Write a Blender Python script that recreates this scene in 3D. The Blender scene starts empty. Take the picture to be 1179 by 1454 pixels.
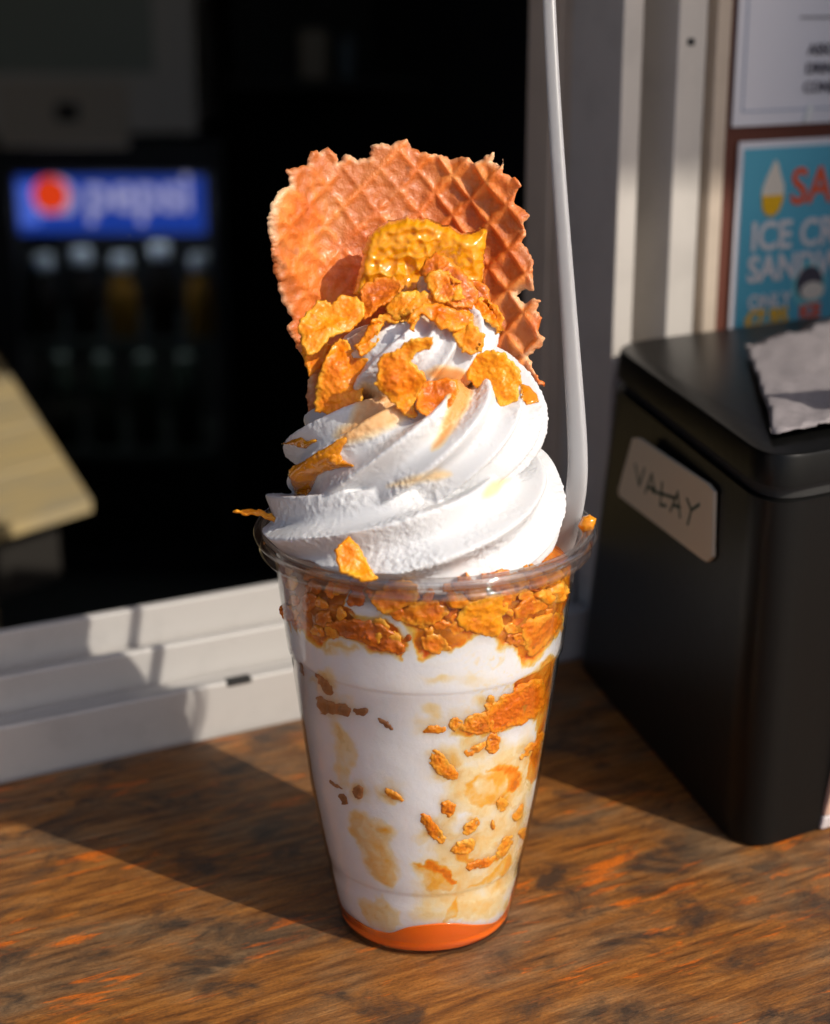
import bpy, bmesh, math, random
import numpy as np
from mathutils import Vector, Matrix
from mathutils.bvhtree import BVHTree
R = math.radians
C = bpy.context.scene.collection
sc = bpy.context.scene

# ------------------------------------------------------------------ camera
F_PX, CX, CY = 2400., 589.5, 727.            # focal length and centre in photo pixels
CAM = np.array([-.003, -.46, .274]); PITCH = R(17.5)
cd = bpy.data.cameras.new('camera'); cam = bpy.data.objects.new('camera', cd); C.objects.link(cam)
cam.location = CAM; cam.rotation_euler = (math.pi/2-PITCH, 0, 0)
cd.sensor_fit = 'VERTICAL'; cd.sensor_height = 24; cd.lens = 24*F_PX/1454
cd.clip_start = .02; cd.clip_end = 200
cd.dof.use_dof = True; cd.dof.focus_distance = .474; cd.dof.aperture_fstop = 5.8
sc.camera = cam
# ------------------------------------------------------------------ light
SUN_AZ, SUN_EL = R(-39), R(37)               # azimuth from +x, towards the sun
w = bpy.data.worlds.new('World'); sc.world = w; w.use_nodes = True
nt = w.node_tree; bg = nt.nodes['Background']
sky = nt.nodes.new('ShaderNodeTexSky'); sky.sky_type = 'NISHITA'; sky.sun_disc = False
sky.air_density = .7; sky.dust_density = 2.5; sky.ozone_density = .6
sky.sun_elevation = SUN_EL; sky.sun_rotation = math.pi/2-SUN_AZ
nt.links.new(sky.outputs[0], bg.inputs[0]); bg.inputs[1].default_value = .105
sd_ = np.array([math.cos(SUN_AZ)*math.cos(SUN_EL), math.sin(SUN_AZ)*math.cos(SUN_EL), math.sin(SUN_EL)])
sl = bpy.data.lights.new('sun', 'SUN'); sl.energy = 3.0; sl.angle = R(.5); sl.color = (1, .93, .82)
so = bpy.data.objects.new('sun', sl); C.objects.link(so)
so.rotation_euler = Vector(sd_).to_track_quat('Z', 'Y').to_euler(); so.location = (1, -1, 2)
sc.view_settings.view_transform = 'Standard'; sc.view_settings.look = 'None'
sc.view_settings.exposure = .2; sc.view_settings.gamma = 1
sc.render.engine = 'CYCLES'
cy = sc.cycles
cy.use_denoising = True; cy.max_bounces = 12; cy.transparent_max_bounces = 24
cy.transmission_bounces = 10; cy.glossy_bounces = 5; cy.diffuse_bounces = 4
cy.sample_clamp_indirect = 4; cy.caustics_reflective = False; cy.caustics_refractive = False

# ------------------------------------------------------------------ helpers: pixels of the photo to points of the place
FW = np.array([0, math.cos(PITCH), -math.sin(PITCH)]); UP = np.array([0, math.sin(PITCH), math.cos(PITCH)])
RT = np.array([1., 0, 0])
def rays(p):
    p = np.asarray(p, float).reshape(-1, 2)
    return np.outer((p[:, 0]-CX)/F_PX, RT)+np.outer((CY-p[:, 1])/F_PX, UP)+FW
def on_plane(p, q, n):
    d = rays(p); q = np.asarray(q, float); n = np.asarray(n, float)
    return CAM+d*(((q-CAM)@n)/(d@n))[:, None]
def project(P):
    v = np.asarray(P)-CAM; z = v@FW
    return np.stack([CX+F_PX*(v@RT)/z, CY-F_PX*(v@UP)/z], 1)
def zz(ox, oy, s, pts): return [(ox+x/s, oy+y/s) for x, y in pts]

# numpy value-gradient noise
_rng = np.random.RandomState(7); _perm = _rng.permutation(256); _perm = np.concatenate([_perm]*3)
_g = _rng.normal(size=(256, 3)); _g /= np.linalg.norm(_g, axis=1)[:, None]
def noise(P, scale=1., seed=0):
    P = np.asarray(P, float)*scale+seed*17.31+100.
    i = np.floor(P).astype(int); f = P-i; u = f*f*f*(f*(f*6-15)+10); i &= 255
    out = 0
    for dx in (0, 1):
        for dy in (0, 1):
            for dz in (0, 1):
                h = _perm[_perm[_perm[i[:, 0]+dx & 255]+(i[:, 1]+dy & 255)]+(i[:, 2]+dz & 255)]
                g = _g[h & 255]
                d = g[:, 0]*(f[:, 0]-dx)+g[:, 1]*(f[:, 1]-dy)+g[:, 2]*(f[:, 2]-dz)
                wt = (u[:, 0] if dx else 1-u[:, 0])*(u[:, 1] if dy else 1-u[:, 1])*(u[:, 2] if dz else 1-u[:, 2])
                out = out+wt*d
    return out*1.5
def fbm(P, scale, oct=4, seed=0, gain=.5):
    o, a = 0, 1.
    for k in range(oct): o = o+a*noise(P, scale*2**k, seed+k); a *= gain
    return o
def poly_sd(p, poly):
    """signed distance (positive inside) and nearest boundary point"""
    p = np.asarray(p, float); poly = np.asarray(poly, float); best = np.full(len(p), 1e18); near = p.copy(); ins = np.zeros(len(p), bool)
    n = len(poly)
    for k in range(n):
        a, b = poly[k], poly[(k+1) % n]; e = b-a; L = e@e+1e-18
        t = np.clip(((p-a)@e)/L, 0, 1); q = a+t[:, None]*e; d = ((p-q)**2).sum(1)
        m = d < best; best[m] = d[m]; near[m] = q[m]
        c = ((a[1] > p[:, 1]) != (b[1] > p[:, 1]))
        if e[1] != 0: ins ^= c & (p[:, 0] < (b[0]-a[0])*(p[:, 1]-a[1])/e[1]+a[0])
    d = np.sqrt(best); return np.where(ins, d, -d), near
def smooth_poly(poly, it=2):
    p = np.asarray(poly, float)
    for _ in range(it):
        q = np.roll(p, -1, 0); p = np.stack([.75*p+.25*q, .25*p+.75*q], 1).reshape(-1, 2)
    return p
def rough_poly(poly, amp, wl, seed, step=1.5):
    p = np.asarray(poly, float); out = []
    for k in range(len(p)):
        a, b = p[k], p[(k+1) % len(p)]; n = max(1, int(np.linalg.norm(b-a)/step))
        for j in range(n): out.append(a+(b-a)*j/n)
    out = np.array(out); s = np.column_stack([out/wl, np.full(len(out), seed*3.7)])
    s2 = np.column_stack([out/wl*2.3, np.full(len(out), seed*5.1)])
    return out+amp*np.column_stack([noise(s, 1, 1)+.6*noise(s2, 1, 5), noise(s, 1, 2)+.6*noise(s2, 1, 6)])

# ------------------------------------------------------------------ helpers: objects
def link(o, parent=None):
    C.objects.link(o)
    if parent is not None: o.parent = parent
    return o
def tag(o, label=None, cat=None, group=None, kind=None):
    for k, v in (('label', label), ('category', cat), ('group', group), ('kind', kind)):
        if v: o[k] = v
    return o
def empty(name, label, cat, loc=(0, 0, 0), group=None):
    o = bpy.data.objects.new(name, None); o.location = loc; o.empty_display_size = .01
    return link(tag(o, label, cat, group))
def mesh(name, verts, faces, mat, parent=None, smooth=True):
    me = bpy.data.meshes.new(name); me.from_pydata([tuple(v) for v in verts], [], [tuple(f) for f in faces]); me.update()
    if smooth: me.shade_smooth()
    if mat: me.materials.append(mat)
    o = bpy.data.objects.new(name, me)
    link(o, parent)
    if parent is not None and parent.parent is None: o.matrix_parent_inverse = Matrix.Translation(-Vector(parent.location))
    return o
def attr(o, name, vals):
    a = o.data.attributes.new(name, 'FLOAT', 'POINT'); a.data.foreach_set('value', np.asarray(vals, np.float32))
def frame_box(name, o0, ex, ey, ez, mat, parent=None, bev=.001, seg=2):
    """box from corner o0 along the vectors ex, ey, ez with rounded edges"""
    o0, ex, ey, ez = (np.asarray(v, float) for v in (o0, ex, ey, ez))
    bm = bmesh.new()
    v = [bm.verts.new(o0+a*ex+b*ey+c*ez) for a in (0, 1) for b in (0, 1) for c in (0, 1)]
    for f in ((0, 1, 3, 2), (4, 6, 7, 5), (0, 4, 5, 1), (2, 3, 7, 6), (0, 2, 6, 4), (1, 5, 7, 3)): bm.faces.new([v[i] for i in f])
    bmesh.ops.recalc_face_normals(bm, faces=bm.faces)
    if bev: bmesh.ops.bevel(bm, geom=list(bm.edges), offset=bev, segments=seg, profile=.5, affect='EDGES')
    me = bpy.data.meshes.new(name); bm.to_mesh(me); bm.free(); me.materials.append(mat)
    me.shade_smooth()
    o = bpy.data.objects.new(name, me); link(o, parent)
    md = o.modifiers.new('wn', 'WEIGHTED_NORMAL'); md.keep_sharp = True
    if parent is not None: o.matrix_parent_inverse = Matrix.Translation(-Vector(parent.location))
    return o
def lathe(name, prof, mat, parent=None, n=192, closed=False, cx=0, cy_=0, rad=None):
    prof = np.asarray(prof, float); th = np.linspace(0, 2*math.pi, n, endpoint=False)
    m = len(prof); V = np.zeros((n, m, 3))
    for i, t in enumerate(th):
        r = prof[:, 0]
        V[i, :, 0] = cx+r*math.cos(t); V[i, :, 1] = cy_+r*math.sin(t); V[i, :, 2] = prof[:, 1]
    Fc = []
    for i in range(n):
        j = (i+1) % n
        for k in range(m if closed else m-1):
            l = (k+1) % m; Fc.append((i*m+k, j*m+k, j*m+l, i*m+l))
    return mesh(name, V.reshape(-1, 3), Fc, mat, parent)
def text_mesh(name, txt, size, mat, origin, ex, ez, parent=None, bold=0., sx=1., lift=.0004, align='LEFT', spacing=1.):
    cu = bpy.data.curves.new(name, 'FONT'); cu.body = txt; cu.size = size; cu.offset = bold; cu.align_x = align
    cu.extrude = .00012; cu.space_character = spacing; cu.resolution_u = 4
    tmp = bpy.data.objects.new(name+'_tmp', cu); C.objects.link(tmp)
    dg = bpy.context.evaluated_depsgraph_get(); me = bpy.data.meshes.new_from_object(tmp.evaluated_get(dg))
    bpy.data.objects.remove(tmp); bpy.data.curves.remove(cu)
    ex = np.asarray(ex, float); ez = np.asarray(ez, float); ny = np.cross(ex, ez); ny /= np.linalg.norm(ny)
    co = np.zeros(len(me.vertices)*3); me.vertices.foreach_get('co', co); co = co.reshape(-1, 3)
    P = np.asarray(origin, float)+np.outer(co[:, 0]*sx, ex)+np.outer(co[:, 1], ez)+np.outer(co[:, 2]+lift, ny)
    me.vertices.foreach_set('co', P.ravel()); me.update(); me.materials.clear(); me.materials.append(mat); me.name = name
    o = bpy.data.objects.new(name, me); link(o, parent)
    if parent is not None: o.matrix_parent_inverse = Matrix.Translation(-Vector(parent.location))
    return o
def sheet(name, poly, mapf, step, thick, dome, mat, bumps=(), parent=None, flat_back=False, dispf=None, edge_attr=False):
    """a thin closed body: outline poly (photo pixels) laid on the surface mapf; thickness fades to the rim"""
    poly = np.asarray(poly, float); lo, hi = poly.min(0)-step, poly.max(0)+step
    nx, ny = int((hi[0]-lo[0])/step)+2, int((hi[1]-lo[1])/step)+2
    gx, gy = np.meshgrid(lo[0]+np.arange(nx)*step, lo[1]+np.arange(ny)*step, indexing='ij')
    P2 = np.stack([gx.ravel(), gy.ravel()], 1)
    cc = P2.reshape(nx, ny, 2)[:-1, :-1]+step/2; sdc, _ = poly_sd(cc.reshape(-1, 2), poly); keep = (sdc > 0).reshape(nx-1, ny-1)
    cnt = np.zeros((nx, ny), int)
    for a in (0, 1):
        for b in (0, 1): cnt[a:nx-1+a, b:ny-1+b] += keep
    cnt = cnt.ravel(); used = np.where(cnt > 0)[0]; border = cnt[used] < 4
    sd, near = poly_sd(P2[used], poly)
    q = P2[used].copy(); q[border] = near[border]; d = np.where(border, 0, np.maximum(sd, .3*step))
    A = mapf(q); e = .6
    tx = mapf(q+[e, 0])-mapf(q-[e, 0]); ty = mapf(q+[0, e])-mapf(q-[0, e])
    N = np.cross(tx, ty); N /= np.linalg.norm(N, axis=1)[:, None]+1e-15
    N *= np.where(((CAM-A)*N).sum(1) < 0, -1, 1)[:, None]
    t = thick*np.sqrt(np.clip(1-(1-np.clip(d/dome, 0, 1))**2, 0, 1))
    disp = np.zeros(len(q))
    for amp, scale, kind, seed in bumps:
        v = noise(A, scale, seed)
        if kind == 'ridge': v = .5-2*np.abs(v)
        elif kind == 'blister': v = np.clip(v, 0, 1)*2-.3
        disp += amp*v
    if dispf is not None: disp += dispf(q, A, d)
    top = A+N*(disp+(t if flat_back else t/2))[:, None]
    bot = A+N*((0 if flat_back else disp)-(0 if flat_back else t/2))[:, None] if not flat_back else A-N*(.0002)
    inner = ~border; nb = len(q); ib = np.full(nb, -1); ib[inner] = nb+np.arange(inner.sum())
    ib[border] = np.where(border)[0]
    V = np.concatenate([top, bot[inner]]); idx = np.full(nx*ny, -1); idx[used] = np.arange(nb)
    I = idx.reshape(nx, ny); Fc = []
    for a, b in zip(*np.where(keep)):
        f = (I[a, b], I[a+1, b], I[a+1, b+1], I[a, b+1]); Fc.append(f[::-1]); Fc.append(tuple(ib[i] for i in f))
    o = mesh(name, V, Fc, mat, parent)
    if True:
        attr(o, 'rim', np.concatenate([d, d[inner]])); attr(o, 'relief', np.concatenate([disp, disp[inner]]))
    return o
def plane_map(anchor, n, curl=(0, 0), twist=0):
    anchor = np.asarray(anchor, float); n = np.asarray(n, float)/np.linalg.norm(n)
    ex = np.cross([0, 0, 1.], n); ex /= np.linalg.norm(ex)+1e-12; ey = np.cross(n, ex)
    def f(p):
        P = on_plane(p, anchor, n); v = P-anchor; a, b = v@ex, v@ey
        return P+np.outer(curl[0]*a*a+curl[1]*b*b+twist*a*b, n)
    return f

# ------------------------------------------------------------------ helpers: materials
def pr(name, col, rough=.5, **kw):
    m = bpy.data.materials.new(name); m.use_nodes = True; b = m.node_tree.nodes['Principled BSDF']
    b.inputs['Base Color'].default_value = (*col, 1); b.inputs['Roughness'].default_value = rough
    for k, v in kw.items(): b.inputs[k.replace('_', ' ')].default_value = v
    return m
class NT:
    def __init__(s, m): s.m = m; s.t = m.node_tree; s.b = s.t.nodes['Principled BSDF']
    def n(s, typ, **kw):
        x = s.t.nodes.new(typ)
        for k, v in kw.items():
            if k.startswith('i_'):
                key = k[2:]; key = int(key) if key.isdigit() else key.replace('_', ' ')
                x.inputs[key].default_value = v
            else: setattr(x, k, v)
        return x
    def l(s, a, b): s.t.links.new(a, b)
    def coord(s, kind='Object', scale=(1, 1, 1), rot=(0, 0, 0)):
        tc = s.n('ShaderNodeTexCoord'); mp = s.n('ShaderNodeMapping'); s.l(tc.outputs[kind], mp.inputs[0])
        mp.inputs['Scale'].default_value = scale; mp.inputs['Rotation'].default_value = rot; return mp.outputs[0]
    def noise(s, vec, scale, detail=4, rough=.55, dist=0):
        x = s.n('ShaderNodeTexNoise'); s.l(vec, x.inputs['Vector'])
        x.inputs['Scale'].default_value = scale; x.inputs['Detail'].default_value = detail
        x.inputs['Roughness'].default_value = rough; x.inputs['Distortion'].default_value = dist; return x.outputs['Fac']
    def ramp(s, fac, stops, interp='LINEAR'):
        x = s.n('ShaderNodeValToRGB'); cr = x.color_ramp; cr.interpolation = interp
        while len(cr.elements) < len(stops): cr.elements.new(.5)
        for e, (p, c) in zip(cr.elements, stops): e.position = p; e.color = (*c, 1) if len(c) == 3 else c
        s.l(fac, x.inputs[0]); return x.outputs[0]
    def mix(s, fac, a, b, blend='MIX'):
        x = s.n('ShaderNodeMix', data_type='RGBA', blend_type=blend)
        for sock, v in ((x.inputs['Factor'], fac), (x.inputs[6], a), (x.inputs[7], b)):
            if hasattr(v, 'is_linked'): s.l(v, sock)
            else: sock.default_value = v if not isinstance(v, tuple) else ((*v, 1) if len(v) == 3 else v)
        return x.outputs[2]
    def math(s, op, a, b=None):
        x = s.n('ShaderNodeMath', operation=op)
        for i, v in enumerate((a, b)):
            if v is None: continue
            if hasattr(v, 'is_linked'): s.l(v, x.inputs[i])
            else: x.inputs[i].default_value = v
        return x.outputs[0]
    def bump(s, h, strength=.3, dist=.001, prev=None):
        x = s.n('ShaderNodeBump'); x.inputs['Strength'].default_value = strength; x.inputs['Distance'].default_value = dist
        s.l(h, x.inputs['Height'])
        if prev is not None: s.l(prev, x.inputs['Normal'])
        return x.outputs[0]
    def att(s, name):
        x = s.n('ShaderNodeAttribute', attribute_name=name); return x.outputs['Fac']

def m_ice():
    m = pr('soft_serve_white', (.86, .85, .84), .42, Subsurface_Weight=.2, Subsurface_Scale=.0022)
    m.node_tree.nodes['Principled BSDF'].inputs['Subsurface Radius'].default_value = (1, .8, .6)
    t = NT(m); v = t.coord(); tint = t.att('tint')
    n1 = t.noise(v, 260, 4)
    tt = t.math('MULTIPLY', tint, t.math('ADD', t.math('MULTIPLY', n1, .7), .65))
    col = t.ramp(tt, [(0, (.70, .70, .71)), (.3, (.82, .64, .40)), (.6, (.80, .42, .16)), (1, (.78, .25, .03))])
    t.l(col, t.b.inputs['Base Color'])
    frost = t.att('frost'); n2 = t.noise(v, 900, 3, .6)
    t.l(t.bump(t.math('MULTIPLY', n2, t.math('ADD', t.math('MULTIPLY', frost, .9), .12)), .5, .0006), t.b.inputs['Normal'])
    t.l(t.ramp(frost, [(0, (.33,)*3), (1, (.5,)*3)]), t.b.inputs['Roughness'])
    return m
def m_fill():
    m = pr('layered_filling', (.85, .85, .85), .35, Subsurface_Weight=.9, Subsurface_Scale=.011)
    m.node_tree.nodes['Principled BSDF'].inputs['Subsurface Radius'].default_value = (1, .9, .8)
    t = NT(m); v = t.coord(); s = t.att('syrup'); n1 = t.noise(v, 180, 5, .6, .6); n2 = t.noise(v, 700, 3)
    f = t.math('ADD', s, t.math('MULTIPLY', t.math('SUBTRACT', n1, .5), t.math('ADD', t.math('MULTIPLY', s, .75), .05)))
    col = t.ramp(f, [(0, (.89, .90, .95)), (.14, (.91, .89, .87)), (.3, (.93, .73, .42)), (.5, (.95, .48, .07)), (.72, (.93, .26, .008)), (1, (.42, .10, .012))])
    t.l(col, t.b.inputs['Base Color'])
    t.l(t.ramp(s, [(.1, (.42,)*3), (.5, (.16,)*3)]), t.b.inputs['Roughness'])
    t.l(t.bump(t.math('ADD', n2, t.math('MULTIPLY', n1, 2.)), .2, .0007), t.b.inputs['Normal'])
    return m
def m_flake(name, stops, rough=.36, coat=.2):
    m = pr(name, (.8, .35, .03), rough, Subsurface_Weight=.25, Subsurface_Scale=.0008, Coat_Weight=coat, Coat_Roughness=.2)
    m.node_tree.nodes['Principled BSDF'].inputs['Subsurface Radius'].default_value = (1, .8, .7); m.node_tree.nodes['Principled BSDF'].inputs['Specular IOR Level'].default_value = .35
    t = NT(m); v = t.coord(); n1 = t.noise(v, 140, 4, .6); n2 = t.noise(v, 1300, 4, .65)
    oi = t.n('ShaderNodeObjectInfo'); f = t.math('ADD', t.math('MULTIPLY', n1, .7), t.math('MULTIPLY', n2, .3))
    rimf = t.ramp(t.math('DIVIDE', t.att('rim'), 11), [(0, (1,)*3), (1, (0,)*3)])
    f = t.math('ADD', f, t.math('MULTIPLY', t.math('SUBTRACT', rimf, .45), .22))
    f = t.math('ADD', f, t.math('MULTIPLY', t.math('SUBTRACT', oi.outputs['Random'], .5), .16))
    t.l(t.ramp(f, stops), t.b.inputs['Base Color'])
    vo = t.n('ShaderNodeTexVoronoi'); t.l(v, vo.inputs['Vector']); vo.inputs['Scale'].default_value = 620
    h = t.math('ADD', t.math('MULTIPLY', n2, .8), t.math('MULTIPLY', vo.outputs['Distance'], .5))
    nb = t.bump(h, .55, .0005); t.l(nb, t.b.inputs['Normal'])
    tr = t.n('ShaderNodeBsdfTranslucent'); t.l(t.b.inputs['Base Color'].links[0].from_socket, tr.inputs[0]); t.l(nb, tr.inputs['Normal'])
    mx = t.n('ShaderNodeMixShader'); mx.inputs[0].default_value = .08; out = [n for n in t.t.nodes if n.type == 'OUTPUT_MATERIAL'][0]
    t.l(t.b.outputs[0], mx.inputs[1]); t.l(tr.outputs[0], mx.inputs[2]); t.l(mx.outputs[0], out.inputs[0])
    return m
def m_waffle():
    m = pr('waffle_sugar', (.6, .26, .08), .45, Subsurface_Weight=.15, Subsurface_Scale=.002, Coat_Weight=.2, Coat_Roughness=.25)
    m.node_tree.nodes['Principled BSDF'].inputs['Subsurface Radius'].default_value = (1, .45, .15)
    t = NT(m); v = t.coord(); n1 = t.noise(v, 90, 5, .6); n2 = t.noise(v, 800, 4, .65); rim = t.att('rim'); rel = t.att('relief')
    c = t.ramp(n1, [(.3, (.58, .115, .014)), (.5, (.80, .205, .028)), (.7, (.89, .32, .07))])
    c = t.mix(t.ramp(rel, [(0, (1,)*3), (1, (0,)*3)]), c, c)
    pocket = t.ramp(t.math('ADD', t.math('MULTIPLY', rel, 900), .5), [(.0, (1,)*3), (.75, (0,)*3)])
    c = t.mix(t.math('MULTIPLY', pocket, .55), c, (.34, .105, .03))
    edge = t.ramp(t.math('DIVIDE', rim, 8), [(0, (1,)*3), (1, (0,)*3)])
    c = t.mix(t.math('MULTIPLY', edge, t.ramp(n1, [(.42, (0,)*3), (.62, (.75,)*3)])), c, (.86, .62, .38))
    spots = t.ramp(t.noise(v, 150, 2), [(.67, (0,)*3), (.73, (1,)*3)])
    c = t.mix(t.math('MULTIPLY', spots, .35), c, (.24, .11, .07))
    t.l(c, t.b.inputs['Base Color'])
    t.l(t.bump(t.math('ADD', n2, t.noise(v, 300, 3)), .5, .0009), t.b.inputs['Normal'])
    return m
def m_honey(name, col, dens, rough=.08, trans=.6):
    m = pr(name, col, rough, Transmission_Weight=trans, IOR=1.42, Subsurface_Weight=.4, Subsurface_Scale=.002, Coat_Weight=.6, Coat_Roughness=.05)
    m.node_tree.nodes['Principled BSDF'].inputs['Subsurface Radius'].default_value = (1, .75, .6)
    t = NT(m); v = t.coord(); n = t.noise(v, 160, 4)
    t.l(t.ramp(n, [(.3, tuple(c*.8 for c in col)), (.7, tuple(min(1, c*1.12) for c in col))]), t.b.inputs['Base Color'])
    t.l(t.bump(t.noise(v, 350, 3), .25, .0008), t.b.inputs['Normal'])
    return m
def m_clear(name, tr=(.97, .97, .97), rough=.03, ior=1.5, boost=0., bumpy=0.):
    """thin clear plastic: mostly see-through, mirror-like by Fresnel"""
    m = bpy.data.materials.new(name); m.use_nodes = True; t = m.node_tree; t.nodes.clear()
    o = t.nodes.new('ShaderNodeOutputMaterial'); mx = t.nodes.new('ShaderNodeMixShader'); tb = t.nodes.new('ShaderNodeBsdfTransparent')
    gl = t.nodes.new('ShaderNodeBsdfGlossy'); fr = t.nodes.new('ShaderNodeFresnel'); ad = t.nodes.new('ShaderNodeMath')
    tb.inputs[0].default_value = (*tr, 1); gl.inputs['Roughness'].default_value = rough; fr.inputs[0].default_value = ior
    ge = t.nodes.new('ShaderNodeNewGeometry'); mi = t.nodes.new('ShaderNodeMix'); mi.inputs[2].default_value = ior; mi.inputs[3].default_value = 1/ior
    t.links.new(ge.outputs['Backfacing'], mi.inputs[0]); t.links.new(mi.outputs[0], fr.inputs[0])
    ad.operation = 'ADD'; ad.inputs[1].default_value = boost; ad.use_clamp = True
    t.links.new(fr.outputs[0], ad.inputs[0]); t.links.new(ad.outputs[0], mx.inputs[0]); t.links.new(tb.outputs[0], mx.inputs[1])
    t.links.new(gl.outputs[0], mx.inputs[2]); t.links.new(mx.outputs[0], o.inputs[0])
    if bumpy:
        tc = t.nodes.new('ShaderNodeTexCoord'); nz = t.nodes.new('ShaderNodeTexNoise'); bp = t.nodes.new('ShaderNodeBump')
        nz.inputs['Scale'].default_value = 90; nz.inputs['Detail'].default_value = 2
        bp.inputs['Strength'].default_value = bumpy; bp.inputs['Distance'].default_value = .002
        t.links.new(tc.outputs['Object'], nz.inputs['Vector']); t.links.new(nz.outputs[0], bp.inputs['Height'])
        t.links.new(bp.outputs[0], gl.inputs['Normal']); t.links.new(bp.outputs[0], fr.inputs['Normal'])
    return m
WALL_A = R(28.3); WT = np.array([math.cos(WALL_A), math.sin(WALL_A), 0]); WN = np.array([-math.sin(WALL_A), math.cos(WALL_A), 0])  # WN points into the kiosk
P0 = np.array([-.1523, .0907, 0.]); ZU = np.array([0, 0, 1.])
def wp(s, d, z): return P0+WT*s+WN*d+ZU*z
def m_wood():
    m = pr('weathered_varnished_wood', (.2, .1, .04), .5)
    t = NT(m); v = t.coord('Object', (1, 1, 1), (0, 0, -WALL_A))
    def mp(scale):
        x = t.n('ShaderNodeMapping'); t.l(v, x.inputs[0]); x.inputs['Scale'].default_value = scale; return x.outputs[0]
    strk = t.noise(mp((1, 9, 1)), 34, 10, .68, .25)            # fibre streaks
    hair = t.noise(mp((1, 13, 1)), 110, 8, .74, .15); grit = t.noise(mp((1, 1.6, 1)), 900, 4, .7)
    zone = t.noise(mp((1, 1.9, 1)), 14, 9, .62, .4)            # bare, greyed wood against varnish
    stain = t.noise(mp((1, 1.7, 1)), 34, 9, .66, .6)
    flk = t.noise(mp((1, 5.5, 1)), 44, 8, .66, .5); clus = t.noise(mp((1, 2, 1)), 22, 3, .5)
    varn = t.ramp(strk, [(.30, (.055, .018, .004)), (.43, (.19, .066, .011)), (.55, (.33, .122, .020)), (.70, (.47, .200, .045))])
    bare = t.ramp(strk, [(.28, (.050, .027, .014)), (.45, (.16, .090, .042)), (.6, (.26, .155, .075)), (.75, (.40, .26, .14))])
    c = t.mix(t.ramp(t.math('ADD', zone, t.math('MULTIPLY', t.math('SUBTRACT', hair, .5), .22)), [(.46, (0,)*3), (.62, (.9,)*3)]), varn, bare)
    org = t.ramp(t.math('ADD', flk, t.math('MULTIPLY', t.math('SUBTRACT', clus, .5), .55)), [(.59, (0,)*3), (.68, (1,)*3)])
    c = t.mix(t.math('MULTIPLY', org, .8), c, (.72, .155, .004))
    dark = t.ramp(t.math('ADD', stain, t.math('MULTIPLY', t.math('SUBTRACT', strk, .5), .25)), [(.50, (0,)*3), (.64, (1,)*3)])
    c = t.mix(t.math('MULTIPLY', dark, .85), c, (.028, .021, .017))
    pore = t.ramp(t.noise(mp((1, 15, 1)), 240, 5, .65), [(.36, (1,)*3), (.44, (0,)*3)])
    c = t.mix(t.math('MULTIPLY', pore, .4), c, (.04, .017, .006))
    line = t.ramp(hair, [(.30, (1,)*3), (.40, (0,)*3)])
    c = t.mix(t.math('MULTIPLY', line, .7), c, (.03, .013, .005))
    c = t.mix(1., c, t.ramp(grit, [(.3, (.62,)*3), (.5, (1.,)*3), (.7, (1.25,)*3)]), 'MULTIPLY')
    t.l(c, t.b.inputs['Base Color'])
    t.l(t.ramp(hair, [(.3, (.66,)*3), (.7, (.42,)*3)]), t.b.inputs['Roughness'])
    t.l(t.bump(t.math('ADD', hair, t.math('MULTIPLY', strk, 1.2)), .4, .001), t.b.inputs['Normal'])
    return m
def m_paint(name, col, rough=.45, dirt=.35, scale=40):
    m = pr(name, col, rough); t = NT(m); v = t.coord()
    n = t.noise(v, scale, 5, .6); n2 = t.noise(v, 9, 3)
    c = t.mix(t.math('MULTIPLY', t.ramp(n, [(.5, (0,)*3), (.75, (1,)*3)]), dirt), tuple(col), tuple(x*.6 for x in col))
    c = t.mix(t.math('MULTIPLY', n2, .25), c, tuple(x*.8 for x in col))
    t.l(c, t.b.inputs['Base Color']); t.l(t.bump(t.noise(v, 220, 3), .08, .001), t.b.inputs['Normal'])
    return m

ICE, FILL, WAFFLE, WOOD = m_ice(), m_fill(), m_waffle(), m_wood()
FLAKE = m_flake('cornflake_gold', [(.3, (.80, .17, .003)), (.5, (1., .315, .007)), (.7, (1., .48, .04))])
FLAKE_Y = m_flake('cornflake_yellow', [(.3, (.88, .25, .003)), (.5, (1., .37, .006)), (.7, (1., .52, .04))])
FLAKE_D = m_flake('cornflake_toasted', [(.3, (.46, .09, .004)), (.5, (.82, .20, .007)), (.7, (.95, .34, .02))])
CRUMB = m_flake('crumb_amber', [(.3, (.66, .14, .004)), (.5, (.90, .27, .008)), (.7, (.96, .46, .05))])
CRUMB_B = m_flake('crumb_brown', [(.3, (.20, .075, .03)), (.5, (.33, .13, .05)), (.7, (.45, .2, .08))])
WET = m_flake('wet_flake', [(.3, (.62, .11, .003)), (.5, (.96, .25, .006)), (.7, (1., .43, .03))], .14, .8)
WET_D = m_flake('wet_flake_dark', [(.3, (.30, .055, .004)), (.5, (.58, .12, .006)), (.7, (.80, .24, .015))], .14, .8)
HONEY = m_honey('honeycomb_amber', (1., .37, .008), 1, .08, .06)
SYRUP = m_honey('honey_syrup', (.90, .32, .010), 1, .06, .15)
POOL = pr('orange_syrup', (1., .15, .0005), .12, Subsurface_Weight=.4, Subsurface_Scale=.004, Coat_Weight=.5)
CLEAR = m_clear('clear_cup_plastic', (.997, .997, .997), .04, 1.45, 0., .12)
RIMM = m_clear('clear_rim_plastic', (.985, .985, .985), .03, 2.1, .0, .05)
_t = RIMM.node_tree; _o = [n for n in _t.nodes if n.type == 'OUTPUT_MATERIAL'][0]; _s = _o.inputs[0].links[0].from_socket
_d = _t.nodes.new('ShaderNodeBsdfTranslucent'); _d.inputs[0].default_value = (.9, .9, .92, 1); _m = _t.nodes.new('ShaderNodeMixShader'); _m.inputs[0].default_value = .035
_t.links.new(_s, _m.inputs[1]); _t.links.new(_d.outputs[0], _m.inputs[2]); _t.links.new(_m.outputs[0], _o.inputs[0])
exec_bg = True

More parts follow.
